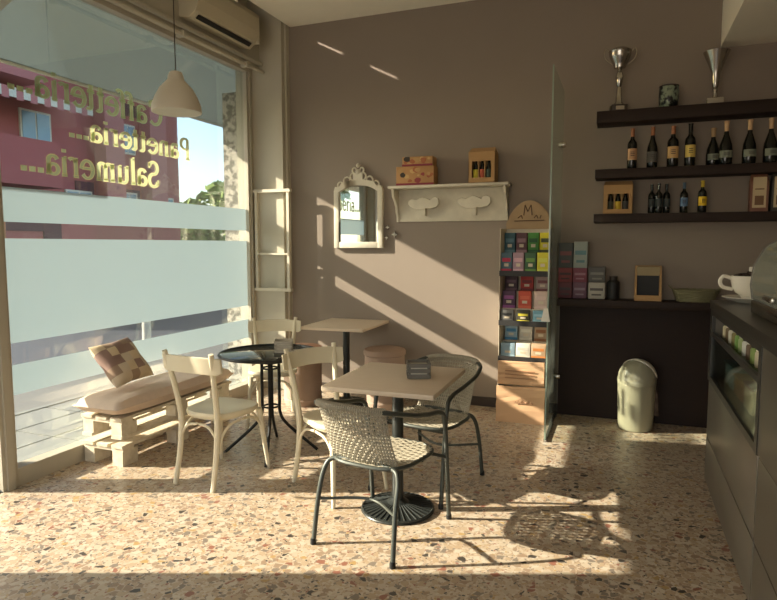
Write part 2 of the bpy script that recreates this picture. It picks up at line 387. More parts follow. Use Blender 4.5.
def lettering(text, ystart, yend, z0, cap, outer):
    tot = sum(G[c][0] for c in text); kx = (ystart-yend)/tot
    g1 = MB(); g2 = MB(); off = 0; k = 0
    for c in text:
        wd, strokes = G[c]
        for st in strokes:
            mf = lambda u, v, off=off: (ystart-(off+u)*kx, z0+v*cap)
            ribbon(g2, st, -3.5978+.00003*(k % 9), mf, .012, 0); ribbon(g1, st, -3.5968+.00003*(k % 9), mf, -.004, .03, True); k += 1
        off += wd
    o = g1.build('lettering', M[outer], win); g2.build('lettering_fill', M['green'], o)
    o['label'] = 'green vinyl lettering' if outer == 'dgreen' else 'gold vinyl lettering'
lettering('Caffetteria...', 4.14, 2.76, 2.47, .2, 'dgreen')
lettering('Panetteria...', 4.48, 3.2, 2.245, .18, 'gold')
lettering('Salumeria...', 4.08, 2.82, 1.975, .2, 'gold')

# wall furniture at the dark end
b = MB(); b.box(-.5, 1.3, 5.5, 5.53, 0, .98); struct('trim_3', b, M['dark'])
tag(MB().rbox(-.5, 1.3, 5.25, 5.5, .99, 1.05, .004).box(-.5, 1.3, 5.48, 5.5, .94, .99).build('wall_ledge', M['dark']), 'long dark brown shelf ledge fixed at waist height under the bottle shelves', 'ledge')
# ------------------------------------------------------------------ outside
G0 = -.04
b = MB(); b.box(-3.75, -6.3, -14, 34, G0-.2, G0); 
struct('ground_sidewalk', b, M['walk'])
b = MB()
for i in range(14):
    for j in range(3): b.box(-3.8-j*.42, -4.2-j*.42, 1.0+i*.62, 1.6+i*.62, G0, G0+.012)
struct('ground_paving', b, M['walk2'])
struct('ground_kerb', MB().box(-5.1, -5.04, -14, 34, G0, G0+.02), M['walk2'])
struct('ground_road', MB().box(-60, -6.3, -60, 70, -.35, -.1), M['asphalt'])
struct('ground_far_sidewalk', MB().box(-15.2, -13, -14, 40, -.1, 0), M['walk'])
# granite pier just outside the glass
struct('wall_pier', MB().box(-4.12, -3.64, 5.68, 6.2, G0, 3.14), M['stone'])
# awning over the display window
ay0, ay1 = -1.0, 8.2
aw = empty('shop_awning', (-3.75, 3.5, 3.4), 0, 'blue grey canvas awning sloping out above the shop window outside', 'awning')
b = MB(); x0, z0, x1, z1 = -3.76, 3.62, -5.0, 3.07
vs = [(x0+3.75, ay0-3.5, z0-3.4), (x0+3.75, ay1-3.5, z0-3.4), (x1+3.75, ay1-3.5, z1-3.4), (x1+3.75, ay0-3.5, z1-3.4)]
b.add(vs, [(0, 1, 2, 3)])
b.build('canvas', M['awning'], aw)
MB().tube([(x1+3.75, ay0-3.5, z1-3.4), (x1+3.75, ay1-3.5, z1-3.4)], .022).build('front_bar', M['frame'], aw)
MB().tube([(x0+3.75, ay0-3.5, z0-3.4), (x0+3.75, ay1-3.5, z0-3.4)], .03).build('roller', M['frame'], aw)
ea = empty('entrance_awning', (-3.75, 1.2, 2.9), 0, 'lower opaque awning over the shop door, beyond the left edge of the window', 'awning')
ye = 3.525-.382*1.4-1.2
vs = [(0, -2.4, .22), (0, ye, .22), (-1.25, ye, 1.845+.506*1.4-2.9), (-1.25, -2.4, 1.845+.506*1.4-2.9)]
MB().add(vs+[(x, y, z+.03) for x, y, z in vs], [(0, 1, 2, 3), (7, 6, 5, 4), (0, 4, 5, 1), (1, 5, 6, 2), (2, 6, 7, 3), (3, 7, 4, 0)]).build('canopy', M['frame'], ea)
for yy in (-2.3, -.6): MB().tube([(0, yy, -.25), (-.9, yy, 1.845+.506*1.4-2.9+.08)], .014, 6).build('support_strut', M['frame'], ea)
# maroon building across the street
bd = empty('apartment_building', (-16, 8, 0), 0, 'maroon rendered apartment building with balconies across the street', 'building')
def P(mb, name, m, parent=bd): return mb.build(name, m, parent)
P(MB().box(-6, 0, -2, 11.2, 0, 8.6), 'wall', M['maroon'])
P(MB().box(-6.2, .25, -2.2, 11.4, 8.6, 8.8), 'roof', M['deep'])
b = MB(); b.box(0, 1.1, -1.5, 5.0, 3.1, 4.35); P(b, 'balcony', M['maroon'])
for q in ((-1.5, 5.6, 1.9, 3.0), (6.4, 7.1, 3.0, 3.5), (8.1, 9.1, 3.1, 3.4), (8.1, 9.1, 5.9, 6.3)): P(MB().box(0, .04, *q), 'recess_shade', M['deep'])  # flat dark panels on the wall, recess shade put into their colour
b = MB(); b.box(0, 1.1, -1.5, 4.6, 5.9, 7.2); P(b, 'balcony', M['maroon2'])
b = MB(); b.box(.02, .5, 7.2, 8.0, 3.0, 6.7); b.box(.02, .5, 9.2, 10.0, 3.0, 6.7); P(b, 'pilaster', M['maroon2'])
for (y, z, w_, h) in ((4.6, 4.4, 1.0, .95), (8.25, 4.6, .7, 1.0), (8.25, 2.3, .7, 1.0), (10.2, 2.35, .6, .9), (6.0, 2.2, 1.0, 1.0), (2.2, 4.5, 1.1, 1.3)):
    f = P(MB().box(-.05, .06, y, y+w_, z, z+h), 'window', M['white'])
    MB().box(.06, .075, y+.06, y+w_*.47, z+.06, z+h-.06).build('pane', M['shutter'], f)
    MB().box(.06, .075, y+w_*.53, y+w_-.06, z+.06, z+h-.06).build('pane', M['shutter'], f)
b = MB()
for i in range(12): b.box(0, 1.5, .6+i*.45, .6+i*.45+.22, 5.45-.0, 5.5)
b2 = MB()
for i in range(26):
    b2.use(M['white'] if i % 2 else M['maroon2']); b2.box(1.48, 1.5, .6+i*.2, .8+i*.2, 5.18+.05*(i % 2), 5.48)
    b2.add([(0, .6+i*.2, 5.8), (0, .8+i*.2, 5.8), (1.5, .8+i*.2, 5.48), (1.5, .6+i*.2, 5.48)], [(0, 1, 2, 3)])
P(b2, 'scalloped_awning', None)
b = MB(); b.box(0, .05, .6, 4.0, .1, 2.3); P(b, 'garage_door', C(170, 104, 62))
b = MB(); b.box(0, .05, 5.2, 5.8, .1, 2.3); P(b, 'doorway', M['deep'])
# other building behind, for what the mirror sees
bd2 = empty('pale_block', (-17, -12, 0), 0, 'pale plastered house further down the street, seen in the mirror', 'building')
MB().box(-8, 0, -12, 6, 0, 3.6).build('wall', C(196, 188, 170), bd2)
for i in range(5): MB().box(0, .06, -10+i*3.2, -8.8+i*3.2, 1.2, 2.5).build('window', M['shutter'], bd2)
def tree(x, y, h, rr, seed, label):
    rnd = random.Random(seed); t = empty('street_tree', (x, y, -.1), 0, label, 'tree', 'trees across the street')
    MB().tube(smooth_path([(0, 0, 0), (.05, .05, h*.35), (-.05, 0, h*.7)], 4), [(.2-.012*i)*min(1, rr/2) for i in range(9)], 8).build('trunk', M['bark'], t)
    b = MB()
    cl = [(rnd.uniform(-1, 1)*rr*.6, rnd.uniform(-1, 1)*rr*.6, h*.68+rnd.uniform(-1, 1)*rr*.5, rr*rnd.uniform(.35, .6)) for _ in range(11)]
    for k in range(4200):
        c = rnd.choice(cl); d = Vector((rnd.gauss(0, 1), rnd.gauss(0, 1), rnd.gauss(0, 1))).normalized()*c[3]*rnd.uniform(.6, 1)
        p = Vector(c[:3])+d; s_ = rnd.uniform(.045, .10)*max(rr, .8); q = Matrix.Rotation(rnd.uniform(0, 6.28), 4, Vector((rnd.random(), rnd.random(), rnd.random()+.01)).normalized())
        b.add([p+q @ Vector(v) for v in ((-s_, -s_*.6, 0), (s_, -s_*.6, 0), (s_, s_*.6, 0), (-s_, s_*.6, 0))], [(0, 1, 2, 3)])
    b.build('foliage', M['leaf'], t)
tree(-21, 26.2, 3.0, 1.9, 1, 'smaller leafy tree next to the corner of the maroon building')
tree(-25, 35.0, 5.0, 3.0, 2, 'taller leafy tree seen between the maroon building and the granite pier')
tree(-14, -13, 6, 2.4, 4, 'leafy tree beyond the left edge of the shop window')
ps = empty('street_post', (-7.2, 7.75, -.1), 0, 'short pale metal bollard on the road edge, seen through the lower clear band', 'bollard')
MB().lathe([(.07, 0), (.07, .82), (.05, .88), (0, .9)], 12).build('post', M['granite_post'], ps)
MB().lathe([(.13, 0), (.13, .03), (.075, .05)], 12).build('foot', M['granite_post'], ps)

# ------------------------------------------------------------------ air conditioner, pipes, lamp
ac = empty('air_conditioner', (-3.47, 4.66, 3.37), 0, 'cream wall mounted air conditioner above the shop window', 'air conditioner')
prof = [(0, .0), (.10, -.02), (.17, .03), (.21, .12), (.21, .24), (.19, .29), (0, .30)]
def yprism(prof, y0, y1):
    n = len(prof); vs = [(x, y0, z) for x, z in prof]+[(x, y1, z) for x, z in prof]
    return vs, [list(range(n)), [n+i for i in range(n)][::-1]]+[(i, n+i, n+(i+1) % n, (i+1) % n) for i in range(n)]
MB().add(*yprism(prof, -.44, .44)).build('housing', M['plastic'], ac, bevel=.006)
sl = Matrix.Translation((.143, 0, .0)) @ Matrix.Rotation(-math.radians(38), 4, 'Y')
MB().box(-.02, .02, -.38, .38, -.004, .006, mt=sl).build('air_slot', M['slot'], ac)
MB().box(.0, .2, .44, .452, .02, .28).build('end_cap', M['plastic'], ac)
b = MB(); b.tube([(-3.44, -2.9, 3.30), (-3.44, 5.40, 3.30)], .022); tag(b.build('conduit_pipe', M['cream']), 'lower cream conduit pipe running along the wall above the window', 'pipe')
b = MB(); b.tube([(-3.42, -2.9, 3.22), (-3.42, 5.40, 3.22)], .018)
for y in (2.4, 3.3, 4.2, 5.1): b.box(-3.47, -3.395, y-.015, y+.015, 3.195, 3.245)
b.build('x', M['cream']).name = 'conduit_pipe.001'
o = bpy.data.objects['conduit_pipe.001']; tag(o, 'thinner conduit pipe with clamps, just above the window head', 'pipe')
bpy.data.objects['conduit_pipe']['label'] = 'thicker cream conduit pipe directly under the air conditioner'

pl = empty('pendant_lamp', (-3.0, 3.6, 2.44), 0, 'cream bell shaped pendant lamp hanging in front of the window', 'lamp')
pr = [(r_*.83, z_*.9) for r_, z_ in [(.205, 0), (.208, .012), (.2, .06), (.175, .12), (.14, .18), (.095, .225), (.07, .25), (.062, .285), (.05, .31), (.02, .32), (.02, .312), (.045, .30), (.058, .28), (.065, .245), (.09, .218), (.135, .174), (.17, .116), (.195, .06), (.2, .012)]]
MB().lathe(pr+[pr[0]], 40).build('lamp_shade', M['shade'], pl)
MB().tube([(0, 0, .28), (0, 0, 1.215)], .004, 6).build('cord', M['base'], pl)
MB().lathe([(.05, 1.20), (.05, 1.215)], 16).build('ceiling_rose', M['plastic'], pl)
MB().sphere((0, 0, .16), .03).build('bulb', M['ceramic'], pl)

# white box rack hung on the pillar
rk = empty('wall_rack', (-3.33, 5.36, 1.03), 0, 'white painted wooden box shelf hung on the pillar beside the window', 'shelf')
w0, w1, hh = -.185, .185, 1.0
for x in (w0, w1): MB().box(x-.014, x+.014, .006, .048, 0, hh).build('side_board', M['white'], rk)
for z in (.0, .37, hh): MB().box(w0-(.03 if z != .37 else 0), w1+(.03 if z != .37 else 0), 0, .048, z, z+.03 if z != .37 else z+.018).build('shelf_board', M['white'], rk)

# ------------------------------------------------------------------ mirror, hook shelf
mr = empty('wall_mirror', (-2.43, 5.53, 1.47), 0, 'small white framed mirror with carved crest on the taupe wall', 'mirror')
W_, H_ = .52, .55
b = MB(); b.rbox(-.26, -.205, -.045, 0, 0, .55, .006).rbox(.205, .26, -.045, 0, 0, .55, .006).rbox(-.205, .205, -.045, 0, 0, .06, .006)
def zprismY(poly, y0, y1):
    n = len(poly); vs = [(x, y0, z) for x, z in poly]+[(x, y1, z) for x, z in poly]
    return vs, [list(range(n)), [n+i for i in range(n)][::-1]]+[(i, n+i, n+(i+1) % n, (i+1) % n) for i in range(n)]
arch_o = [(-.26, .55), (-.245, .60), (-.20, .60), (-.17, .64), (-.1, .655), (0, .66), (.1, .655), (.17, .64), (.20, .60), (.245, .60), (.26, .55)]
arch_i = [(.205, .55), (.16, .575), (.12, .60), (0, .61), (-.12, .60), (-.16, .575), (-.205, .55)]
for (p, q, r_, s_) in zip(arch_o[:-1], arch_o[1:], [(-.205, .55), (-.2, .552), (-.18, .565), (-.15, .58), (-.1, .6), (0, .61), (.1, .6), (.15, .58), (.18, .565), (.2, .552)], [(-.2, .552), (-.18, .565), (-.15, .58), (-.1, .6), (0, .61), (.1, .6), (.15, .58), (.18, .565), (.2, .552), (.205, .55)]):
    b.add(*zprismY([p, q, s_, r_], -.045, 0))
b.build('frame', M['white'], mr)
MB().box(-.21, .21, -.02, -.016, .05, .60).build('mirror_glass', M['mirror'], mr)
b = MB()
def scroll(cx, cz, r0, a0, a1, rr=.011, k=.35):
    pts = []
    for i in range(14):
        t = i/13; a = math.radians(a0+(a1-a0)*t); r = r0*(1-k*t*1.6); pts.append((cx+r*math.cos(a), -.03, cz+r*math.sin(a)))
    b.tube(pts, [rr*(1-.5*i/13) for i in range(14)], 6)
for s in (-1, 1):
    f = lambda a: a if s > 0 else 180-a
    scroll(s*.045, .70, .045, f(-90), f(230)); scroll(s*.115, .66, .045, f(-60), f(240)); scroll(s*.185, .62, .038, f(-60), f(230)); scroll(s*.035, .76, .028, f(-60), f(200))
b.sphere((0, -.03, .80), .022, 8); b.sphere((0, -.03, .74), .026, 8); b.prism([(-.05, -.04), (.05, -.04), (.05, -.02), (-.05, -.02)], .655, .73)
b.build('carved_crest', M['white'], mr)

hs = empty('hook_shelf', (-1.5, 5.53, 1.72), 0, 'distressed white wooden wall shelf with two cloud shaped coat pegs', 'shelf')
MB().rbox(-.53, .53, -.02, 0, 0, .30, .003).build('back_board', M['white'], hs)
MB().rbox(-.56, .56, -.20, 0, .30, .325, .006).build('top_board', M['white'], hs)
sp_ = [(0, 0), (-.03, 0), (-.035, .05), (-.06, .09), (-.07, .14), (-.10, .18), (-.16, .23), (-.18, .30), (0, .30)]
for x in (-.53, .51):
    vs = [(x, y, z) for y, z in sp_]+[(x+.02, y, z) for y, z in sp_]; n = len(sp_)
    MB().add(vs, [list(range(n)), [n+i for i in range(n)][::-1]]+[(i, n+i, n+(i+1) % n, (i+1) % n) for i in range(n)]).build('side_bracket', M['white'], hs)
for x in (-.25, .23):
    cl = [(-.15, .0), (-.145, .035), (-.11, .05), (-.07, .04), (-.03, .06), (.0, .065), (.04, .05), (.07, .035), (.09, .06), (.12, .065), (.15, .045), (.155, .0), (.13, -.03), (.07, -.045), (.03, -.04), (.0, -.05), (-.07, -.05), (-.12, -.03)]
    p = MB().add(*zprismY([(x+u, .16+v) for u, v in cl], -.085, -.065)).build('coat_peg', M['white'], hs, bevel=.004)
    MB().box(x-.02, x+.02, -.075, -.02, .05, .17).build('peg_stem', M['white'], p)
MB().box(-.51, .51, -.026, -.02, .02, .03).build('bead_strip', M['white'], hs)

def carton(name, loc, rz, w_, d, h, m, label, cat, group=None, art=None):
    t = empty(name, loc, rz, label, cat, group)
    MB().rbox(-w_/2, w_/2, -d/2, d/2, 0, h, .002).build('carton', m, t)
    if art:
        b = MB()
        for (u0, u1, v0, v1, c) in art: b.use(c); b.box(-w_/2+u0*w_, -w_/2+u1*w_, -d/2-.0012, -d/2, v0*h, v1*h)
        b.build('printed_front', None, t)
    return t
def blots(rnd, n, cols):
    out = []
    for i in range(n):
        u = rnd.uniform(.0, .8); v = rnd.uniform(.0, .8); out.append((u, min(1, u+rnd.uniform(.1, .3)), v, min(1, v+rnd.uniform(.1, .3)), rnd.choice(cols)))
    return out
ARTC = [C(190, 150, 96), C(150, 60, 60), C(206, 170, 110), C(60, 48, 36), C(170, 100, 60)]
rnd = random.Random(3)
def panettone(name, loc, w_, h, label):
    t = empty(name, loc, .02, label, 'gift box', 'patterned gift boxes')
    MB().rbox(-w_/2, w_/2, -.07, .07, 0, h, .003).build('carton', C(186, 140, 88), t)
    b = MB()
    for i in range(13):
        b.use(rnd.choice(ARTC)); cx, cz = rnd.uniform(-w_*.42, w_*.42), rnd.uniform(h*.15, h*.85); r_ = rnd.uniform(.012, .034)
        n = 9; b.add(*zprismY([(max(-w_/2, min(w_/2, cx+r_*rnd.uniform(.7, 1.3)*math.cos(2*PI*k/n))), max(.002, min(h, cz+r_*rnd.uniform(.6, 1)*math.sin(2*PI*k/n)))) for k in range(n)], -.0712-.0002*i, -.07))
    b.use(C(140, 48, 62)); b.box(-w_/2, w_/2, -.0745, -.07, .0, .018)
    b.build('printed_front', None, t)
    return t
panettone('gift_box', (-1.80, 5.42, 2.047), .36, .17, 'wider patterned gift box lying at the bottom on the white wall shelf')
panettone('gift_box', (-1.78, 5.43, 2.219), .29, .085, 'smaller patterned gift box on top of the wider one on the white shelf').name = 'gift_box.001'
def bottle_crate(loc, w_, h, label, cols):
    t = empty('bottle_carton', loc, 0, label, 'bottle box')
    b = MB(); d = .075; wn0, wn1, z0, z1 = -w_*.36, w_*.36, h*.14, h*.60
    b.box(-w_/2, wn0, -d, -d+.003, 0, h*.86); b.box(wn1, w_/2, -d, -d+.003, 0, h*.86); b.box(wn0, wn1, -d, -d+.003, 0, z0); b.box(wn0, wn1, -d, -d+.003, z1, h*.86)
    b.box(-w_/2, w_/2, d-.003, d, 0, h*.86); b.box(-w_/2, -w_/2+.003, -d, d, 0, h*.86); b.box(w_/2-.003, w_/2, -d, d, 0, h*.86); b.box(-w_/2, w_/2, -d, d, 0, .003)
    for xx in (-w_/6+.0, w_/6): b.box(xx*.72-.004, xx*.72+.004, -d, -d+.003, z0, z1)
    b.build('carton', M['card'], t)
    vs = [(-w_/2, -d, h*.86), (w_/2, -d, h*.86), (w_/2*.9, 0, h), (-w_/2*.9, 0, h), (-w_/2, d, h*.86), (w_/2, d, h*.86)]
    MB().add(vs, [(0, 1, 2, 3), (3, 2, 5, 4), (1, 5, 2), (0, 3, 4)]).build('carrying_flap', M['card'], t)
    for k, c in enumerate(cols):
        x = (k-1)*w_*.25
        bo = MB().lathe([(w_*.1, .004), (w_*.1, h*.42), (w_*.05, h*.56), (w_*.045, h*.7)], 12, cx=x, cy=-.035).build('bottle', M['bottle'], t)
        MB().lathe([(w_*.103, h*.12), (w_*.103, h*.38)], 12, cx=x, cy=-.035).build('bottle_label', c, bo)
    return t
bottle_crate((-1.18, 5.42, 2.047), .235, .31, 'kraft carton with three small bottles on the right end of the white wall shelf', [C(204, 190, 60), C(190, 90, 60), C(50, 70, 56)])

# little hook trinket on the wall beside mirror
tk = empty('star_ornament', (-2.055, 5.515, 1.60), 0, 'tiny silver star ornament on the wall right of the mirror', 'ornament')
def star(cx, cz, r, y0=-.008, y1=.013):
    return zprismY([(cx+(r if k % 2 == 0 else r*.35)*math.cos(PI*k/4), cz+(r if k % 2 == 0 else r*.35)*math.sin(PI*k/4)) for k in range(8)], y0, y1)
MB().add(*star(0, 0, .035)).build('star', M['steel'], tk); MB().add(*star(-.07, .07, .026)).build('star', M['steel'], tk); MB().add(*star(-.08, -.03, .022)).build('star', M['steel'], tk)

# ------------------------------------------------------------------ chairs
def bistro_chair(label, loc, rz):
    t = empty('bistro_chair', loc, rz, label, 'chair', 'cream bistro chairs')
    bw, fw = .155, .19    # half spacings back, front
    yb, yf = -.21, .19
    # seat: rounded trapezoid
    out = []
    for k in range(40):
        a = 2*PI*k/40; cx, sy = math.cos(a), math.sin(a); e = .62
        x = abs(cx)**e*math.copysign(1, cx)*.195; y = abs(sy)**e*math.copysign(1, sy)*.195
        x *= 1+.10*(y/.2); out.append((x, y))
    b = MB(); n = 40
    rings = [(.96, .425), (1.0, .430), (1.015, .438), (1.015, .450), (1.0, .458), (.93, .460), (.85, .456), (.0, .452)]
    vs = [(x*s, y*s, z) for s, z in rings for x, y in out]; fs = [list(range(n))[::-1]]
    for i in range(len(rings)-1):
        for k in range(n): fs.append((i*n+k, i*n+(k+1) % n, (i+1)*n+(k+1) % n, (i+1)*n+k))
    b.add(vs, fs, True); b.build('seat', M['chair'], t)
    b = MB(); 
    b.add([(x*s, y*s, z) for s, z in ((.90, .412), (.94, .428)) for x, y in out], [(k, (k+1) % n, n+(k+1) % n, n+k) for k in range(n)]+[list(range(n))[::-1]], True); b.build('apron', M['chair'], t)
    for s in (-1, 1):
        # back leg and post: one bent piece of wood
        pts = smooth_path([(s*.152, yb-.055, 0), (s*.147, yb-.01, .22), (s*.147, yb+.005, .43), (s*.16, yb-.025, .62), (s*.186, yb-.078, .855)], 6)
        q = [.0155+.003*math.sin(PI*i/(len(pts)-1)) for i in range(len(pts))]
        MB().tube(pts, q, 8).build('back_leg', M['chair'], t)
        pts = smooth_path([(s*(fw+.015), yf+.03, 0), (s*(fw-.005), yf+.005, .22), (s*(fw-.02), yf-.02, .42)], 6)
        MB().tube(pts, [.012+.008*i/(len(pts)-1) for i in range(len(pts))], 8).build('front_leg', M['chair'], t)
    # arched braces: front, back, sides
    cor = {(0): ((-fw+.01, yf), (fw-.01, yf)), 1: ((-.153, yb), (.153, yb)), 2: ((-.155, yb+.01), (-fw+.01, yf)), 3: ((.155, yb+.01), (fw-.01, yf))}
    for k, (a, c) in cor.items():
        for (p, q) in ((a, c), (c, a)):
            P_ = [(p[0], p[1], .22), (p[0]+(q[0]-p[0])*.05, p[1]+(q[1]-p[1])*.05, .31), (p[0]+(q[0]-p[0])*.22, p[1]+(q[1]-p[1])*.22, .375), (p[0]+(q[0]-p[0])*.48, p[1]+(q[1]-p[1])*.48, .392)]
            MB().tube(smooth_path(P_, 5), .0085, 6).build('arched_brace', M['chair'], t)
    # curved backrest board
    b = MB(); vs = []; N = 16
    for i in range(N+1):
        u = -1+2*i/N; x = u*.232; y = yb-.045-.055*(1-u*u)+.01; zt = .825+.012*(1-u*u); zb = .72+.012*(1-u*u)+(.018 if abs(u) > .9 else 0)
        for dy in (-.009, .009):
            vs += [(x, y+dy-.012, zt), (x, y+dy, zb)]
    fs = []
    for i in range(N):
        a = i*4; c = a+4; fs += [(a, c, c+1, a+1), (a+2, a+3, c+3, c+2), (a, a+2, c+2, c), (a+1, c+1, c+3, a+3)]
    fs += [(0, 1, 3, 2), (N*4, N*4+2, N*4+3, N*4+1)]
    b.add(vs, fs, True); b.build('backrest', M['chair'], t, bevel=.004)
    return t
chA = bistro_chair('cream wooden bistro chair at the left, nearest the pallet bench, back to the viewer', (-2.41, 3.235, 0), math.radians(-5))
again(chA, (-1.60, 3.30, 0), math.radians(-27-90), 'cream wooden bistro chair drawn up to the left side of the front square table')
again(chA, (-2.75, 4.42, 0), math.radians(180+28), 'cream wooden bistro chair behind the round glass table, facing the viewer')

def rattan_chair(label, loc, rz):
    t = empty('rattan_armchair', loc, rz, label, 'chair', 'woven rattan armchairs')
    pts = [(-.245, .30, 0), (-.245, .27, .3), (-.245, .235, .56), (-.245, .18, .625), (-.25, .02, .655), (-.25, -.16, .695), (-.19, -.31, .735), (0, -.365, .75)]
    pts = pts+[(-x, y, z) for x, y, z in pts[:-1][::-1]]
    MB().tube(smooth_path(pts, 6), .0125, 10).build('arm_frame', M['rattanrim'], t)
    pts = [(-.23, -.30, 0), (-.222, -.26, .25), (-.21, -.215, .385), (-.16, -.19, .425), (0, -.185, .43)]
    pts = pts+[(-x, y, z) for x, y, z in pts[:-1][::-1]]
    MB().tube(smooth_path(pts, 6), .0125, 10).build('rear_leg_frame', M['rattanrim'], t)
    # seat ring
    ring = []
    for k in range(32):
        a = 2*PI*k/32; cx, sy = math.cos(a), math.sin(a); e = .6
        ring.append((abs(cx)**e*math.copysign(1, cx)*(.225+.015*sy), abs(sy)**e*math.copysign(1, sy)*.225, .425+.0*sy))
    MB().tube(ring, .011, 8, True).build('seat_ring', M['rattanrim'], t)
    MB().tube([(-.243, .262, .36), (-.2, .17, .40), (.2, .17, .40), (.243, .262, .36)], .009, 8).build('cross_bar', M['rattanrim'], t)
    MB().tube(smooth_path([(-.225, -.25, .22), (0, -.12, .215), (.225, -.25, .22)], 6), .008, 8).build('stretcher', M['rattanrim'], t)
    # weave: seat = strands across x, rows along y
    def seat_w(y):   # half width of the seat at y
        s = min(1, abs(y)/.225); return (1-s**(2/.6))**(.6/2)*(.225+.015*y/.225)
    def sag(x, y): return .432-.018*max(0, 1-(x/.22)**2)*max(0, 1-(y/.22)**2)
    b = MB(); R_ = 25
    for i in range(R_):
        y = -.212+.424*i/(R_-1); hw = max(.02, seat_w(y)); pts = []
        for j in range(13):
            x = -hw+2*hw*j/12; pts.append((x, y, sag(x, y)+(.0035 if (j+i) % 2 else -.0035)))
        b.tube(pts, .0078, 5, flat=.5)
    for j in range(5):
        x = -.17+.085*j; hh = [y for y in [k*.01 for k in range(-22, 23)] if seat_w(y) > abs(x)]
        if len(hh) > 4: b.tube([(x, y, sag(x, y)) for y in hh], .007, 4, flat=.4)
    b.build('seat_weave', M['rattan'], t)
    # back shell: from the seat rear (z .43) to the hoop (z .75)
    b = MB()
    def bp(u, v):   # u -1..1 across, v 0..1 up
        lo = Vector((u*.182, -.20+.03*abs(u)**2*1.0, .435)); a = u
        hx = .185*math.sin(a*PI/2*.8)/math.sin(PI/2*.8); 
        hy = -.364+.066*abs(a)**2.4; hz = .748-.015*abs(a)**2.2
        hi = Vector((hx, hy, hz)); p = lo.lerp(hi, v); p.y -= .02*math.sin(PI*v)*(1-abs(u)*.5); return p
    Nc = 27
    for i in range(Nc):
        u = -1+2*i/(Nc-1); b.tube([bp(u, v/12) for v in range(13)], .0052, 5, flat=.6)
    Nr = 15
    for k in range(Nr):
        v = .06+.9*k/(Nr-1)
        pts = [bp(-1+2*j/(2*(Nc-1)), v)+Vector((0, (.0055 if ((j//2)+k) % 2 else -.0055) if j % 2 == 0 else 0, 0)) for j in range(2*(Nc-1)+1)]
        b.tube(pts, .0046, 5)
    b.build('back_weave', M['rattan'], t)
    # wrapped rim on hoop
    b = MB()
    for u in range(-20, 21):
        p = bp(u/20*.98, 1); q = bp(min(1, u/20*.98+.02), 1); d = (q-p).normalized(); e = d.orthogonal().normalized(); g = d.cross(e)
        b.tube([p+(e*math.cos(2*PI*k/8)+g*math.sin(2*PI*k/8))*.0155 for k in range(8)], .005, 5, True)
    b.build('rim_wrapping', M['rattan'], t)
    b = MB()
    for (x, y) in ((-.245, .30), (.245, .30), (-.23, -.30), (.23, -.30)): MB().lathe([(.0155, 0), (.0155, .02), (.013, .03)], 10, cx=x, cy=y).build('foot_cap', M['black'], t)
    return t
rcD = rattan_chair('woven grey rattan armchair in front of the square table, back to the viewer', (-1.135, 2.87, 0), math.radians(-9))
again(rcD, (-1.10, 3.58, 0), math.radians(180-12), 'woven grey rattan armchair behind the front square table, facing the viewer')

# ------------------------------------------------------------------ tables
def cafe_table(label, loc, rz, w_, d):
    t = empty('square_cafe_table', loc, rz, label, 'table', 'square cafe tables')
    MB().rbox(-w_/2, w_/2, -d/2, d/2, .742, .768, .004).build('tabletop', M['oak'], t)
    MB().lathe([(.032, .02), (.032, .73)], 20).build('column', M['metal'], t)
    MB().box(-.16, .16, -.02, .02, .73, .742).box(-.02, .02, -.16, .16, .73, .742).build('top_bracket', M['metal'], t)
    b = MB(); b.lathe([(.205, 0), (.21, .008), (.205, .016), (.15, .026), (.07, .045), (.045, .06), (.034, .07)], 40)
    for k in range(36):
        a = 2*PI*k/36; b.tube([(.06*math.cos(a), .06*math.sin(a), .046), (.13*math.cos(a), .13*math.sin(a), .031), (.2*math.cos(a), .2*math.sin(a), .018)], .0045, 5)
    b.tube([(.2*math.cos(2*PI*k/40), .2*math.sin(2*PI*k/40), .014) for k in range(40)], .008, 6, True)
    b.build('cast_base', M['metal'], t)
    return t
tb = cafe_table('square washed oak cafe table on a round black base, in front', (-1.15, 3.14, 0), math.radians(1), .61, .70)
again(tb, (-2.40, 5.14, 0), math.radians(2), 'square washed oak cafe table at the back wall below the mirror')
rt = empty('round_glass_table', (-2.34, 3.72, 0), math.radians(-20), 'round table with black glass top and thin black tube legs', 'table')
MB().lathe([(0, .726), (.35, .726), (.355, .729), (.355, .732), (.35, .735), (0, .735)], 56).build('glass_top', mat('smoked_glass', (34, 42, 44), .06, var=.02, spec=.9), rt)
MB().tube([((.354)*math.cos(2*PI*k/56), (.354)*math.sin(2*PI*k/56), .728) for k in range(56)], .011, 8, True).build('top_rim', M['black'], rt)
for k in range(4):
    a = PI/2*k+PI/4; c, s = math.cos(a), math.sin(a)
    MB().tube(smooth_path([(.30*c, .30*s, .715), (.12*c, .12*s, .712), (.066*c, .066*s, .67), (.062*c, .062*s, .55), (.062*c, .062*s, .40), (.066*c, .066*s, .29), (.12*c, .12*s, .20), (.33*c, .33*s, .0+.01)], 6), .0115, 8).build('leg', M['black'], rt)
for z, r_ in ((.66, .058), (.62, .055), (.34, .055)): MB().tube([(r_*math.cos(2*PI*k/20), r_*math.sin(2*PI*k/20), z) for k in range(20)], .007, 6, True).build('leg_ring', M['black'], rt)
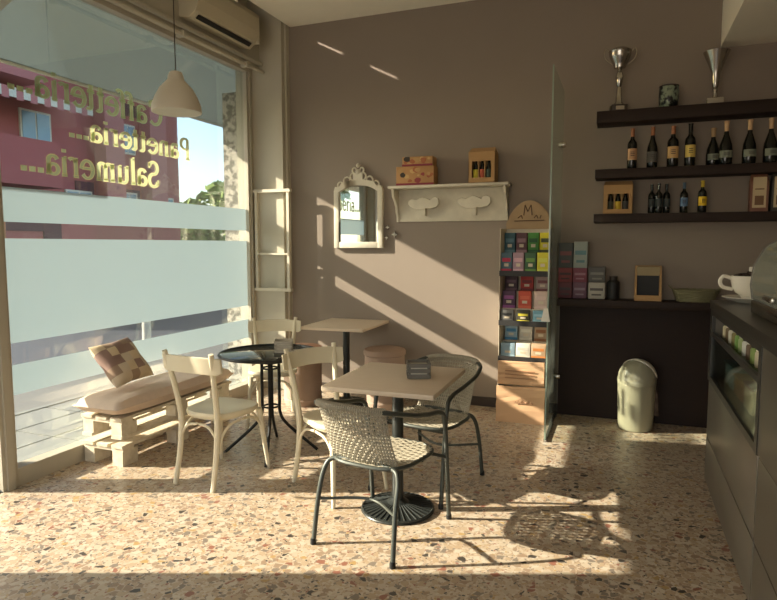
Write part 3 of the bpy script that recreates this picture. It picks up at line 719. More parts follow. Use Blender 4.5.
def crate(label, loc, rz, m):
    t = empty('napkin_crate', loc, rz, label, 'napkin holder', 'slatted napkin crates')
    b = MB(); w_ = .064
    for z in (.004, .034, .064):
        b.box(-w_, w_, -w_, -w_+.006, z, z+.022); b.box(-w_, w_, w_-.006, w_, z, z+.022); b.box(-w_, -w_+.006, -w_, w_, z, z+.022); b.box(w_-.006, w_, -w_, w_, z, z+.022)
    for x in (-1, 1):
        for y in (-1, 1): b.box(x*(w_-.014)-.005, x*(w_-.014)+.005, y*(w_-.014)-.005, y*(w_-.014)+.005, 0, .086)
    b.box(-w_+.006, w_-.006, -w_+.006, w_-.006, 0, .004)
    b.build('slatted_box', m, t)
    MB().rbox(-w_+.01, w_-.01, -w_+.01, w_-.01, .006, .07, .004).build('napkins', M['white'], t)
    return t
cr_ = crate('small dark slatted crate of napkins on the front square table', (-1.04, 3.17, .769), math.radians(22), wood('grey_crate_wood', (120, 116, 106), (88, 84, 76), (8, 8, 40)))
c2 = crate('small pale slatted crate of napkins on the round glass table', (-2.25, 3.76, .736), math.radians(28), wood('pale_crate_wood', (222, 214, 196), (140, 128, 106), (8, 8, 40)))
c2.name = 'napkin_crate.001'

# stools
def stool(loc, r, h, label, pad):
    t = empty('barrel_stool', loc, .4, label, 'stool', 'terracotta coloured barrel stools')
    MB().lathe([(r*.93, 0), (r*.97, .03), (r, h*.3), (r*1.0, h*.7), (r*.97, h-.06), (r*.96, h-.055)], 36).build('body', M['clay'], t)
    MB().lathe([(r*.97, h-.058), (r*1.03, h-.05), (r*1.04, h-.02), (r*1.0, h-.004), (r*.85, h+.004), (0, h+.006)], 36).build('lid', M['claytop'] if pad else M['clay'], t)
    MB().lathe([(r*.945, .04), (r*1.01, .045), (r*1.01, .06), (r*.98, .065)], 36).build('band', M['clay'], t)
    return t
stool((-2.80, 5.02, 0), .18, .55, 'terracotta brown barrel stool with a pink pad at the pillar, behind the bistro chairs', True)
stool((-2.04, 5.21, 0), .19, .54, 'plain brown barrel stool right of the back table column', False).name = 'barrel_stool.001'

# ------------------------------------------------------------------ pallet bench
pb = empty('pallet_bench', (-3.285, 3.69, 0), 0, 'low bench of whitewashed pallets under the shop window', 'bench')
L0, L1 = -.61, .63
for lvl in (0, .19):
    for y in (-.53, .0, .53):
        for x in (-.125, .125): MB().box(x-.045, x+.045, y-.07, y+.07, lvl+.02 if lvl else 0, lvl+.105).build('spacer_block', M['pallet'], pb)
    for x in (-.13, 0, .13): MB().box(x-.048, x+.048, L0, L1, lvl+.127, lvl+.147).build('deck_board', M['pallet'], pb)
    for y in (-.55, .0, .55): MB().box(-.175, .175, y-.05, y+.05, lvl+.105, lvl+.127).build('cross_board', M['pallet'], pb)
    if lvl:
        for x in (-.13, .13): MB().box(x-.045, x+.045, L0, L1, lvl-.0+.0, lvl+.02).build('deck_board', M['pallet'], pb)
def soft(name, m, parent, w_, d, h, puff, nx=14, ny=30, loc=None, rot=None, pin=0):
    # closed cushion: two domed sheets sharing an edge
    vs = []; fs = []
    for side in (1, -1):
        for i in range(nx+1):
            for j in range(ny+1):
                u = -1+2*i/nx; v = -1+2*j/ny
                e = (1-abs(u)**puff)*(1-abs(v)**puff); pn = 1-pin*(1-abs(u))*abs(v)**3-0
                pv = 1-pin*(1-abs(v))*abs(u)**3
                vs.append((u*w_/2*pv, v*d/2*pn, side*h/2*max(0, e)**.5+.004*math.sin(u*7+v*5)*e))
    N = (nx+1)*(ny+1)
    for s in (0, 1):
        for i in range(nx):
            for j in range(ny):
                a = s*N+i*(ny+1)+j; q = (a, a+1, a+ny+2, a+ny+1); fs.append(q if s else q[::-1])
    b = MB().add(vs, fs, True)
    o = b.build(name, m, parent)
    if loc: o.location = loc
    if rot: o.rotation_euler = rot
    return o
sc1 = soft('bench_cushion', M['cush'], None, .40, 1.30, .13, 8, loc=(-3.275, 3.67, 0.338+.071))
tag(sc1, 'long flat beige seat cushion lying on the pallet bench', 'cushion')
pw = soft('throw_pillow', M['pillow'], None, .36, .36, .13, 4, 22, 22, loc=(-3.375, 3.38, .655), pin=.10)
pw.rotation_euler = (math.radians(6), math.radians(50), math.radians(4))
tag(pw, 'brown and beige checked throw pillow leaning on the bench cushion', 'pillow')

# ------------------------------------------------------------------ glass side panel
gp = empty('glass_partition', (-.51, 5.095, 0), 0, 'tall upright clear glass panel between the display stand and the dark ledge', 'glass panel')
MB().box(-.005, .005, -.435, .40, .015, 2.8).build('glass_sheet', M['sideglass'], gp)
MB().box(-.0055, .0055, -.443, -.435, .015, 2.8).build('polished_edge', M['gedge'], gp)
for z in (.35, 2.35): MB().lathe([(.0, -.03), (.022, -.03), (.026, -.012), (.026, .012), (.022, .03), (0, .03)], 16, mt=Matrix.Translation((0, .36, z)) @ Matrix.Rotation(PI/2, 4, 'Y')).build('wall_clamp', M['steel'], gp)
MB().box(-.012, .012, -.44, .43, 0, .018).build('floor_channel', M['steel'], gp)
tagp = empty('paper_tag', (-.522, 4.64, .93), 0, 'small white triangular tag hanging on the edge of the glass panel', 'tag')
MB().tube([(0, 0, .20), (0, -.004, .09)], .0025, 6).build('string', M['white'], tagp)
MB().add(*zprismY([(-.034, 0), (.034, 0), (.014, .10), (-.014, .10)], -.012, -.002)).build('tag_body', M['ceramic'], tagp)

# ------------------------------------------------------------------ display stand
ds = empty('display_stand', (-.775, 5.33, 0), 0, 'tall narrow cardboard display stand with arched header against the wall', 'display stand')
card = mat('stand_board', (206, 194, 172), .8, var=.05)
for x in (-.205, .200): MB().box(x, x+.005, -.13, .15, 0, 1.64).build('side_panel', card, ds)
MB().box(-.2, .2, .145, .15, 0, 1.64).build('back_panel', card, ds)
for z in (1.27, .845, .535):
    MB().box(-.2, .2, -.13, .145, z-.02, z).build('shelf', card, ds)
    MB().box(-.205, .205, -.136, -.13, z-.035, z+.012).build('shelf_edge', C(40, 38, 36), ds)
pts = [(-.2, 1.64)]+[(-.2+.0+.4*k/16, 1.69+.20*math.sin(PI*k/16)**.7) for k in range(17)]+[(.2, 1.64)]
hd = MB().add(*zprismY([(x, z) for x, z in pts], .135, .145)).build('arched_header', mat('header_card', (168, 140, 106), .85), ds)
b = MB()
for (x0, z0, x1, z1) in ((-.05, 1.76, -.04, 1.85), (-.04, 1.85, -.015, 1.79), (-.015, 1.79, .012, 1.85), (.012, 1.85, .022, 1.76), (-.10, 1.735, -.07, 1.76), (-.07, 1.76, -.06, 1.73), (.04, 1.735, .06, 1.76), (.06, 1.76, .075, 1.73), (.09, 1.73, .10, 1.76), (-.13, 1.71, .13, 1.715)):
    b.tube([(x0, .133, z0), (x1, .133, z1)], .004, 5)
b.build('header_lettering', C(92, 66, 46), hd)
# packs
def pack(x, y, z, w_, h, c, band, label, grp, d=.06):
    art = [(.12, .88, .52, .72, band), (.0, 1, 0, .16, band), (.3, .7, .28, .44, C(210, 196, 170))]
    t = carton('tea_pack', (x, y, z), random.uniform(-.03, .03), w_, d, h, c, label, 'packet', grp, art); return t
g = 'colourful packets in the display stand'
row1 = [('teal', C(62, 98, 108), C(98, 136, 146)), ('mauve', C(104, 72, 76), C(160, 126, 132)), ('green', C(74, 140, 56), C(40, 90, 50)), ('yellow', C(206, 194, 30), C(70, 76, 40))]
row2 = [('slate blue', C(82, 110, 122), C(190, 50, 80)), ('pale pink', C(172, 140, 150), C(214, 170, 180)), ('dark green', C(58, 92, 60), C(110, 150, 70)), ('bright yellow', C(210, 200, 50), C(214, 214, 90))]
for k in range(4):
    x = -.927+.101*k
    pack(x, 5.41, 1.271+.16, .092, .175, row1[k][1], row1[k][2], '%s packet in the back row of the top compartment of the display stand' % row1[k][0], g)
    MB_ = pack(x, 5.26, 1.271, .092, .165, row2[k][1], row2[k][2], '%s packet in the front row of the top compartment of the display stand' % row2[k][0], g)
# risers so back rows stand on something
MB().box(-.195, .195, .03, .14, 1.27, 1.4305).build('riser_step', card, ds)
MB().box(-.195, .195, .03, .14, .845, 1.1005).build('riser_step', card, ds); MB().box(-.195, .195, -.06, .03, .845, .955).build('riser_step', card, ds)
MB().box(-.195, .195, .03, .14, .535, .66).build('riser_step', card, ds)
mid = [[('plum', C(72, 50, 60), C(110, 80, 90)), ('red', C(170, 50, 44), C(120, 40, 40)), ('light rose', C(170, 148, 140), C(130, 80, 80))],
       [('purple', C(90, 60, 84), C(160, 90, 150)), ('orange red', C(206, 84, 60), C(220, 110, 80)), ('cream pink', C(206, 180, 166), C(216, 190, 180))],
       [('grey', C(110, 108, 104), C(60, 60, 60)), ('black and yellow', C(60, 58, 40), C(220, 206, 60)), ('light blue', C(120, 168, 184), C(160, 200, 214))]]
for r_, (yy, zz, hh, nm) in enumerate(((5.42, 1.101, .13, 'upper'), (5.31, .956, .15, 'middle'), (5.235, .858, .10, 'lower'))):
    for k in range(3):
        x = -.91+.135*k; q = mid[r_][k]
        pack(x, yy, zz-(.012 if r_ == 2 else 0)+.0, .108, hh, q[1], q[2], '%s packet in the %s row of the second compartment of the stand' % (q[0], nm), g, .05)
low = [('white and blue', C(150, 176, 190), C(70, 130, 170)), ('white', C(206, 200, 184), C(226, 222, 206)), ('tan', C(176, 150, 120), C(150, 100, 60))]
for k in range(3):
    x = -.905+.13*k; q = low[k]
    pack(x, 5.42, .661, .11, .14, q[1], q[2], '%s packet in the back row of the third compartment of the stand' % q[0], g, .05)
    pack(x, 5.27, .536, .12, .12, q[2] if k == 1 else q[1], q[1] if k < 2 else C(190, 120, 60), '%s packet in the front row of the third compartment of the stand' % q[0], g, .07)
# paper sack in front of the foot of the stand
def sack(loc, rz, w_, h, d, label, y_):
    t = empty('paper_bag', loc, rz, label, 'paper bag', 'brown paper bags at the display stand')
    vs = []; fs = []; nz = 8; nx_ = 6; rn = random.Random(int(h*100))
    ring = [(-1, -1), (-.33, -1.04), (.33, -1.03), (1, -1), (1.0, 0), (1, 1), (.33, 1), (-.33, 1), (-1, 1), (-.96, 0)]
    for i in range(nz+1):
        t_ = i/nz
        for (a, c) in ring: vs.append((a*w_/2*(1+rn.uniform(-.015, .015)), c*d/2*(1-.5*t_**2)+rn.uniform(-.004, .004), h*t_+(rn.uniform(-.012, .012) if i == nz else 0)))
    n = len(ring)
    for i in range(nz):
        for k in range(n): fs.append((i*n+k, i*n+(k+1) % n, (i+1)*n+(k+1) % n, (i+1)*n+k))
    fs.append(list(range(n))[::-1]); fs.append([nz*n+k for k in range(n)])
    MB().add(vs, fs).build('bag_body', M['paper'], t)
    return t
s1 = sack((-.77, 5.125, 0), .03, .40, .30, .08, 'front brown paper bag standing before the display stand foot', 0)
b = MB(); rn = random.Random(5)
for k in range(7): b.tube([(-.04+.022*k, -.0445, .17), (-.035+.022*k, -.0445, .205 if k % 2 else .185), (-.025+.022*k, -.0445, .17)], .0028, 4)
b.build('printed_word', C(140, 96, 66), s1)
s2 = sack((-.775, 5.165+.0, .314), .0, .39, .20, .05, 'upper brown paper bag with a folded printed top, under the lowest shelf', 0)
s2.name = 'paper_bag.001'
b = MB()
for k in range(3): b.box(-.13, .12, -.034, -.031, .055+.03*k, .065+.03*k)
b.build('printed_lines', C(164, 122, 88), s2)

# ------------------------------------------------------------------ wall shelves with bottles
SH = {}
for nm, z0, z1, lb in (('top', 2.48, 2.575, 'topmost thick dark floating shelf holding the trophies'), ('mid', 2.04, 2.112, 'middle dark floating shelf holding the wine bottles'), ('low', 1.683, 1.752, 'lowest dark floating shelf holding the small bottles')):
    o = MB().rbox(-.232, 2.4, 5.30, 5.53, z0, z1, .003).build('floating_shelf', M['dark']); tag(o, lb, 'shelf', 'dark floating shelves'); SH[nm] = z1
def bottle(name, loc, h, r, shape, foil, lab, label, grp, lab2=None):
    t = empty(name, loc, random.uniform(0, .3), label, 'bottle', grp)
    if shape == 'wine': pr = [(r*.9, 0), (r, .01), (r, h*.60), (r*.9, h*.66), (r*.45, h*.73), (r*.38, h*.78), (r*.37, h*.97), (r*.42, h*.975), (r*.42, h), (0, h)]
    elif shape == 'burg': pr = [(r*.9, 0), (r, .01), (r, h*.46), (r*.86, h*.56), (r*.5, h*.69), (r*.36, h*.78), (r*.35, h*.97), (r*.4, h*.975), (r*.4, h), (0, h)]
    else: pr = [(r*.9, 0), (r, .012), (r*1.02, h*.30), (r*.92, h*.45), (r*.6, h*.60), (r*.36, h*.70), (r*.3, h*.80), (r*.34, h*.96), (r*.42, h*.98), (r*.3, h), (0, h)]
    MB().lathe(pr, 24).build('glass_body', M['bottle'], t)
    if foil:
        z0 = .80 if shape != 'fizz' else .76
        f = [(q+.0012, z) for q, z in pr if z >= h*z0]; f = [(f[0][0], h*z0)]+f; MB().lathe(f, 20).build('foil_capsule', foil, t)
    if lab:
        zz = (.22, .50) if shape == 'wine' else ((.14, .40) if shape == 'burg' else (.16, .32))
        b = MB(); n = 14; vs = []
        for i in range(n+1):
            a = -PI*.5-1.15+2.3*i/n
            for z in (zz[0]*h, zz[1]*h): vs.append(((r*1.02+.001)*math.cos(a), (r*1.02+.001)*math.sin(a), z))
        vs += [(x*.97, y*.97, z) for x, y, z in vs]; m2 = 2*(n+1)
        fs = [(2*i, 2*i+2, 2*i+3, 2*i+1) for i in range(n)]+[(m2+2*i, m2+2*i+1, m2+2*i+3, m2+2*i+2) for i in range(n)]+[(2*i, m2+2*i, m2+2*i+2, 2*i+2) for i in range(n)]+[(2*i+1, 2*i+3, m2+2*i+3, m2+2*i+1) for i in range(n)]
        b.add(vs, fs, True); L_ = b.build('bottle_label', lab, t)
        b = MB()
        for q in (.35, .5, .65): b.box(-r*.4, r*.4, -r*1.05-.0012, -r*1.03, (zz[0]+(zz[1]-zz[0])*q)*h, (zz[0]+(zz[1]-zz[0])*(q+.06))*h)
        b.build('label_print', lab2 or M['base'], L_)
    return t
g = 'wine bottles on the middle shelf'
bottle('wine_bottle', (.045, 5.40, 2.113), .325, .037, 'wine', M['foil'], C(190, 148, 108), 'wine bottle with tan label, first from the left on the middle shelf', g)
bottle('wine_bottle', (.195, 5.40, 2.113), .325, .040, 'burg', M['foil'], C(88, 84, 78), 'sloping dark wine bottle with grey label, second from left', g)
bottle('wine_bottle', (.345, 5.40, 2.113), .325, .042, 'wine', M['foil'], C(196, 158, 104), 'wine bottle with ochre label, third from left on the middle shelf', g)
bottle('wine_bottle', (.468, 5.40, 2.113), .335, .039, 'wine', M['bottle'], C(214, 186, 96), 'black capped wine bottle with a yellow label', g)
g = 'sparkling wine bottles on the middle shelf'
for k, (x, y, s) in enumerate(((.635, 5.45, .30), (.715, 5.38, .335), (.873, 5.38, .335), (1.012, 5.38, .335), (1.16, 5.40, .335))):
    bottle('sparkling_bottle', (x, y, 2.113), s, .047, 'fizz', C(206, 170, 128) if k else C(180, 150, 110), C(126, 132, 116), ['sparkling wine bottle set slightly behind its neighbour, leftmost of the bulbous ones', 'bulbous sparkling wine bottle in front of the smaller one', 'bulbous sparkling wine bottle standing alone, middle of the group', 'bulbous sparkling wine bottle near the right picture edge', 'bulbous sparkling wine bottle cut by the right picture edge'][k], g)
bottle_crate((-.05, 5.41, 1.753), .225, .27, 'kraft carton with three bottles at the left end of the lowest dark shelf', [C(60, 60, 40), C(206, 170, 40), C(60, 60, 60)]).name = 'bottle_carton.001'
g = 'small bottles on the lowest shelf'
for (x, y, lb) in ((.205, 5.42, 'small dark bottle, left of the cluster of three on the lowest shelf'), (.255, 5.37, 'small dark bottle, centre front of the cluster of three'), (.315, 5.42, 'small dark bottle, right of the cluster of three on the lowest shelf')):
    bottle('small_bottle', (x, y, 1.753), .235, .027, 'wine', M['bottle'], C(52, 60, 58), lb, g)
bottle('small_bottle', (.44, 5.40, 1.753), .24, .029, 'wine', C(70, 92, 110), C(92, 122, 156), 'small bottle with blue label and cap on the lowest shelf', g)
bottle('small_bottle', (.57, 5.40, 1.753), .25, .032, 'wine', C(206, 176, 50), C(222, 184, 30), 'small bottle with bright yellow label and cap on the lowest shelf', g)
for k, (x, c) in enumerate(((.955, C(122, 78, 60)), (1.095, C(60, 56, 50)))):
    t = empty('coffee_bag', (x, 5.41, 1.753), 0, ['brown and cream coffee bag on the lowest shelf, right of the yellow bottle', 'dark coffee bag cut by the right picture edge on the lowest shelf'][k], 'coffee bag', 'coffee bags on the lowest shelf')
    MB().prism([(-.06, -.04), (.06, -.04), (.06, .04), (-.06, .04)], 0, .23).add([(-.06, -.04, .23), (.06, -.04, .23), (.06, .04, .23), (-.06, .04, .23), (-.055, 0, .285), (.055, 0, .285)], [(0, 1, 5, 4), (2, 3, 4, 5), (1, 2, 5), (0, 4, 3)]).build('bag', c, t)
    MB().box(-.045, .045, -.042, -.04, .03, .26).build('label_panel', C(196, 176, 140), t)
    b = MB(); b.box(-.03, .03, -.0435, -.042, .05, .12).tube([(-.03, -.043, .17), (.03, -.043, .17)], .004, 4); b.build('label_print', C(110, 78, 50), t)
# trophies and jar
def trophy1(loc):
    t = empty('trophy_cup', loc, .2, 'tall silver two handled trophy cup on a dark plinth', 'trophy', 'trophies on the top shelf')
    MB().rbox(-.062, .062, -.05, .05, 0, .055, .004).build('plinth', M['base'], t)
    MB().box(-.03, .035, -.0525, -.05, .012, .042).build('name_plate', M['steel'], t)
    MB().lathe([(.045, .055), (.04, .065), (.026, .08), (.022, .14), (.018, .19), (.014, .20), (.02, .21), (.026, .25), (.03, .28), (.022, .31), (.012, .33), (.02, .335), (.012, .345)], 24).build('stem', M['steel'], t)
    MB().lathe([(.012, .34), (.045, .35), (.05, .37), (.055, .385), (.075, .42), (.085, .45), (.086, .475), (.09, .48), (.078, .49), (.05, .505), (0, .51)], 32).build('bowl', M['steel'], t)
    for s in (-1, 1): MB().tube(smooth_path([(s*.08, 0, .47), (s*.11, 0, .50), (s*.125, 0, .47), (s*.11, 0, .42), (s*.06, 0, .375)], 5), .0045, 6).build('handle', M['steel'], t)
    return t
trophy1((-.07, 5.40, 2.576))
t = empty('trophy_cup', (.625, 5.40, 2.576), 0, 'silver flared trophy cup on a pale square foot, right end of the top shelf', 'trophy', 'trophies on the top shelf')
MB().rbox(-.058, .058, -.045, .045, 0, .05, .004).build('plinth', C(170, 160, 140), t)
MB().lathe([(.03, .05), (.018, .06), (.014, .10), (.02, .12), (.016, .13), (.022, .14), (.026, .18), (.03, .24), (.042, .27), (.06, .32), (.095, .40), (.092, .40), (.055, .32), (.03, .27), (0, .26)], 32).build('flared_bowl', M['steel'], t)
jar = empty('mosaic_jar', (.30, 5.40, 2.576), 0, 'dark speckled round jar between the two trophies', 'jar')
MB().lathe([(.05, 0), (.068, .02), (.072, .06), (.074, .12), (.070, .165), (.064, .17), (.058, .16), (0, .155)], 24).build('body', mat('mosaic_glaze', (128, 140, 120), .3, rgb2=(10, 12, 12), scale=24, sharp=.05), jar)
MB().tube([(.067*math.cos(2*PI*k/24), .067*math.sin(2*PI*k/24), .17) for k in range(24)], .006, 6, True).build('rim', M['base'], jar)

# ------------------------------------------------------------------ things on the ledge
g = 'tea packets stacked on the ledge'
for (x, z, w_, h, c, bnd, lb, y) in ((-.45, 1.051, .115, .135, C(96, 44, 50), C(70, 60, 60), 'dark red packet, bottom left of the stack on the ledge', 5.4), (-.33, 1.051, .11, .135, C(108, 74, 90), C(150, 130, 140), 'mauve packet, bottom middle of the stack on the ledge', 5.4),
        (-.45, 1.187, .115, .12, C(122, 50, 50), C(60, 40, 40), 'brick red packet, second layer left on the ledge', 5.4), (-.33, 1.187, .11, .12, C(122, 60, 74), C(160, 120, 130), 'pink red packet, second layer right on the ledge', 5.4),
        (-.45, 1.308, .115, .21, C(74, 78, 76), C(130, 80, 80), 'grey green packet, top left of the stack on the ledge', 5.4), (-.33, 1.308, .11, .22, C(158, 166, 158), C(96, 132, 136), 'pale packet, tallest on top of the stack on the ledge', 5.4),
        (-.195, 1.051, .13, .135, C(176, 170, 154), C(90, 84, 80), 'white patterned packet right of the stack on the ledge', 5.4), (-.195, 1.187, .13, .13, C(88, 86, 82), C(130, 126, 118), 'dark grey packet on the white patterned one', 5.4)):
    carton('tea_box', (x, y, z), 0, w_, .08, h, c, lb, 'packet', g, [(.1, .9, .5, .66, bnd), (.2, .8, .2, .3, bnd)])
t = empty('small_canister', (-.065, 5.40, 1.051), 0, 'small black canister beside the packets on the ledge', 'canister'); MB().lathe([(.05, 0), (.052, .01), (.05, .14), (.03, .16), (.028, .18), (0, .182)], 20).build('body', M['slot'], t); MB().lathe([(.03, .16), (.032, .19), (0, .192)], 16).build('cap', M['base'], t)
# wooden sugar dispenser with sloping front
t = empty('wooden_dispenser', (.20, 5.39, 1.051), 0, 'small wooden box with a dark sloping front opening on the ledge', 'wooden box')
sidep = [(-.10, 0), (.08, 0), (.08, .28), (.03, .28), (-.10, .04)]
for x in (-.10, .085):
    vs = [(x, y, z) for y, z in sidep]+[(x+.015, y, z) for y, z in sidep]; n = 5
    MB().add(vs, [list(range(n)), [n+i for i in range(n)][::-1]]+[(i, n+i, n+(i+1) % n, (i+1) % n) for i in range(n)]).build('side', M['card'], t)
MB().box(-.087, .087, .07, .08, 0, .28).build('back', M['card'], t); MB().box(-.087, .087, -.10, .07, 0, .012).build('bottom', M['card'], t)
MB().box(-.087, .087, -.10, -.09, .012, .045).build('front_lip', M['card'], t)
MB().box(-.087, .087, .0, .07, .20, .272).build('top_block', C(150, 132, 96), t)
MB().box(-.084, .084, .0, .068, .014, .20).build('opening_shade', M['slot'], t)  # solid black block, the shade inside the opening is put into its colour
# basket
t = empty('wicker_basket', (.55, 5.38, 1.051), 0, 'shallow oval woven basket on the ledge near the counter', 'basket')
b = MB(); 
for k in range(7):
    r_ = .85+.035*k; b.tube([(.155*r_*math.cos(2*PI*i/36), .09*r_*math.sin(2*PI*i/36), .006+.014*k+(.002 if i % 2 else -.002)) for i in range(36)], .0075, 5, True)
for i in range(24):
    a = 2*PI*i/24; b.tube([(.13*math.cos(a), .076*math.sin(a), .0), (.165*math.cos(a), .096*math.sin(a), .10)], .004, 4)
b.lathe([(.0, .0), (.075, .0), (.075, .006), (0, .006)], 24)
b.build('woven_body', M['basket'], t)
for s in (-1, 1): MB().tube(smooth_path([(s*.165, -.04, .095), (s*.19, -.02, .12), (s*.19, .02, .12), (s*.165, .04, .095)], 5), .006, 6).build('handle', M['basket'], t)
# swing bin
t = empty('swing_bin', (.14, 5.28, 0), 0, 'beige plastic bin with domed swing lid on the floor under the ledge', 'bin')
MB().lathe([(.120, 0), (.128, .006), (.135, .06), (.145, .37), (.147, .375), (.147, .392), (.143, .398)], 40).build('body', M['bin'], t)
MB().lathe([(.149, .39), (.149, .42), (.146, .425)]+[(.146*math.cos(a), .425+.145*math.sin(a)) for a in [PI/2*k/10 for k in range(1, 11)]], 40).build('domed_lid', M['bin'], t)
e = Vector((.45, .75, .5)).normalized(); u_ = e.orthogonal().normalized(); v_ = e.cross(u_)
vs = []; fs = []; nr, nk = 12, 48
for i in range(nr+1):
    th = math.radians(4+70*i/nr)
    for k in range(nk):
        a = 2*PI*k/nk; d = e*math.cos(th)+(u_*math.cos(a)+v_*math.sin(a))*math.sin(th); vs.append(d*.150)
for i in range(nr):
    for k in range(nk):
        q = (i*nk+k, i*nk+(k+1) % nk, (i+1)*nk+(k+1) % nk, (i+1)*nk+k)
        if min(vs[x].z for x in q) > .004: fs.append(q)
o = MB().add(vs, fs, True).build('swing_flap', M['ceramic'], t); o.location = (0, 0, .425)
md = o.modifiers.new('thickness', 'SOLIDIFY'); md.thickness = .004; md.offset = 1

# ------------------------------------------------------------------ counter
ct = empty('bar_counter', (.53, 2.0, 0), 0, 'long grey bar counter with a glazed display case along the right side', 'counter')
yl, yh = -3.0, 2.22   # local extents (world -1.0 .. 4.22)
cx1 = .75
b = MB(); b.box(.012, cx1, yl, yh, 0, .67); b.box(.012, cx1, 2.15, yh, .67, 1.10); b.box(.45, cx1, .75, 2.15, .67, 1.10); b.box(.012, cx1, yl, .75, .67, 1.10)
b.build('carcass', M['counter'], ct)
MB().rbox(-.012, cx1, yl, yh+.012, 1.105, 1.16, .004).build('worktop', M['ctop'], ct)
for (y0, y1) in ((.74, yh), (-.75, .725), (yl, -.765)):
    MB().rbox(0, .012, y0, y1, .03, .30, .002).build('lower_panel', M['counter'], ct)
    MB().rbox(0, .012, y0, y1, .308, .66, .002).build('upper_panel', M['counter'], ct)
MB().rbox(-.004, .012, -.75, .735, .668, 1.10, .002).build('blank_panel', M['counter'], ct)
b = MB(); b.box(-.008, .012, .73, yh, .664, .70); b.box(-.008, .012, .73, yh, 1.075, 1.105); b.box(-.008, .012, .73, .78, .70, 1.075); b.box(-.008, .012, 2.14, yh, .70, 1.075); b.box(-.006, .01, .78, 2.14, .945, .972)
b.build('display_frame', M['ctop'], ct)
MB().box(0, .004, .78, 2.14, .70, .945).build('display_glass', M['caseglass'], ct)
MB().box(.03, .44, .78, 2.14, .94, .95).build('glass_shelf', M['caseglass'], ct)
b = MB(); b.box(.012, .45, .76, 2.15, .672, .69); b.build('display_floor', C(120, 112, 96), ct)
# jars in the upper display row
g = 'small packs in a row behind the case rail'
cc = [C(196, 186, 150), C(110, 90, 60), C(206, 200, 180), C(120, 110, 60), C(112, 150, 70), C(150, 166, 110), C(206, 206, 196), C(96, 76, 56), C(130, 150, 80), C(200, 190, 160), C(180, 90, 80), C(190, 180, 160)]
nm = ['cream', 'brown', 'white', 'olive', 'green', 'pale green', 'bright white', 'dark brown', 'moss green', 'ivory', 'reddish', 'beige']
for k in range(12):
    y = 4.06-.105*k
    t = empty('snack_jar', (.60, y, .951), 0, '%s small jar in the upper row of the counter display case' % nm[k], 'jar', g)
    MB().lathe([(.028, 0), (.030, .01), (.030, .065), (.022, .075)], 14).build('jar_body', cc[k], t); MB().lathe([(.026, .074), (.026, .092), (0, .093)], 14).build('jar_lid', M['ceramic'] if k % 2 else M['base'], t)
# tubs and bags in lower row
for k, (y, w_, h, c, c2, lb) in enumerate(((3.92, .26, .12, C(150, 176, 176), C(90, 120, 124), 'pale blue plastic food tub at the far end of the counter display case'), (3.62, .22, .10, C(176, 120, 70), C(200, 160, 110), 'orange and tan food tub in the middle of the counter display case'), (3.34, .2, .12, C(190, 170, 130), C(150, 60, 50), 'beige food tub with red lid in the display case'), (3.06, .2, .15, C(110, 70, 90), C(80, 44, 60), 'purple packet tub nearest to the viewer in the display case'))):
    t = empty('food_tub', (.70, y, .691), 0, lb, 'tub', 'tubs in the counter display case')
    MB().rbox(-.11, .11, -w_/2, w_/2, 0, h, .012).build('tub', c, t); MB().rbox(-.118, .118, -w_/2-.008, w_/2+.008, h, h+.012, .004).build('tub_lid', c2, t)
# giant cup
t = empty('large_coffee_cup', (.72, 4.12, 1.161), 0, 'oversized white cup filled with coffee beans at the counter end', 'cup')
MB().lathe([(.0, .014), (.05, .014), (.055, .035), (.06, .038), (.062, .046), (.085, .06), (.103, .09), (.112, .13), (.114, .16), (.111, .163), (.108, .158), (.105, .12), (.09, .08), (0, .06)], 40).build('cup_body', M['ceramic'], t)
MB().tube(smooth_path([(-.108, .0, .145), (-.15, 0, .158), (-.168, 0, .13), (-.155, 0, .095), (-.10, 0, .08)], 6), [.011]*25, 8).build('handle', M['ceramic'], t)
b = MB(); rn = random.Random(11)
for k in range(140):
    a = rn.uniform(0, 2*PI); r_ = .098*rn.random()**.5; z = .145+.035*(1-r_/.1)+rn.uniform(0, .012)
    b.sphere((r_*math.cos(a), r_*math.sin(a), z), .0105, 4, sx=1.2, sz=.8)
o = b.build('coffee_beans', M['bean'], t); o['kind'] = 'stuff'
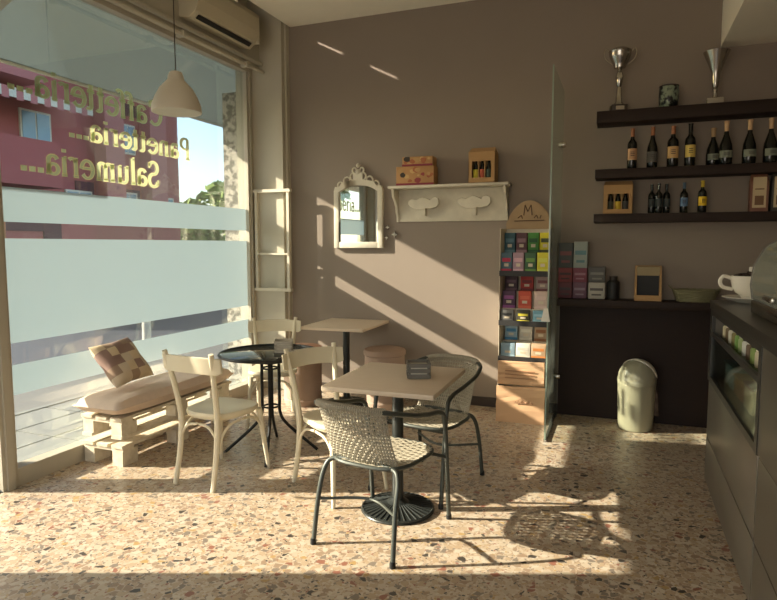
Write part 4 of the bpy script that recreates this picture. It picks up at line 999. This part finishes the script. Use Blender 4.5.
MB().rbox(-.02, .03, -.004, .004, .17, .215, .003).build('paper_flag', M['ceramic'], t)
t = empty('saucer', (.72, 4.12, 1.1605), 0, 'wide white saucer under the oversized coffee cup', 'saucer')
MB().lathe([(0, 0), (.08, 0), (.085, .004), (.13, .018), (.155, .03), (.156, .034), (.13, .026), (.09, .012), (.07, .01), (0, .01)], 44).build('dish', M['ceramic'], t)
bpy.data.objects['large_coffee_cup'].location.z = 1.1605-.004
# acrylic pastry hood
t = empty('pastry_display_dome', (.80, 3.05, 1.161), 0, 'domed clear pastry display case with a dark steel base on the counter', 'pastry case')
MB().rbox(-.19, .22, -.45, .45, .0, .07, .01).build('base_tray', M['steel'], t)
MB().rbox(-.185, .2, -.44, .44, .02, .072, .006).build('tray_inset', M['ctop'], t)
pr = [(-.185+.0, .07), (-.195, .14), (-.185, .24), (-.14, .33), (-.06, .38), (.05, .395), (.15, .36), (.2, .28), (.2, .07)]
vs = []; n = len(pr)
for y in (-.43, .43):
    for x, z in pr: vs.append((x, y, z))
vs += [(x*.985, y*.993, z-.004) for x, y, z in vs]
fs = [(i, n+i, n+i+1, i+1) for i in range(n-1)]+[(2*n+i, 2*n+i+1, 3*n+i+1, 3*n+i) for i in range(n-1)]+[list(range(n)), [n+i for i in range(n)][::-1]]
MB().add(vs, fs, True).build('clear_hood', M['dome'], t)
for y in (-.44, .432): MB().tube([(x*1.0, y+.004, z) for x, z in pr], .006, 6).build('hood_rim', M['counter'], t)
MB().rbox(-.21, -.19, -.09, .09, .09, .115, .006).build('handle', M['steel'], t)
for k, (y, x) in enumerate(((.25, -.05), (.05, .02), (-.2, -.04))):
    p = empty('pastry', (.80+x, 3.05+y, 1.161+.073), k, ['golden pastry at the far end inside the domed case', 'golden pastry in the middle inside the domed case', 'golden pastry at the near end inside the domed case'][k], 'pastry', 'pastries in the domed case')
    MB().sphere((0, 0, .03), .07, 8, sz=.42).build('crust', C(150, 108, 66), p)
    MB().sphere((0, 0, .058), .03, 6, sz=.3).build('topping', C(200, 180, 150), p)
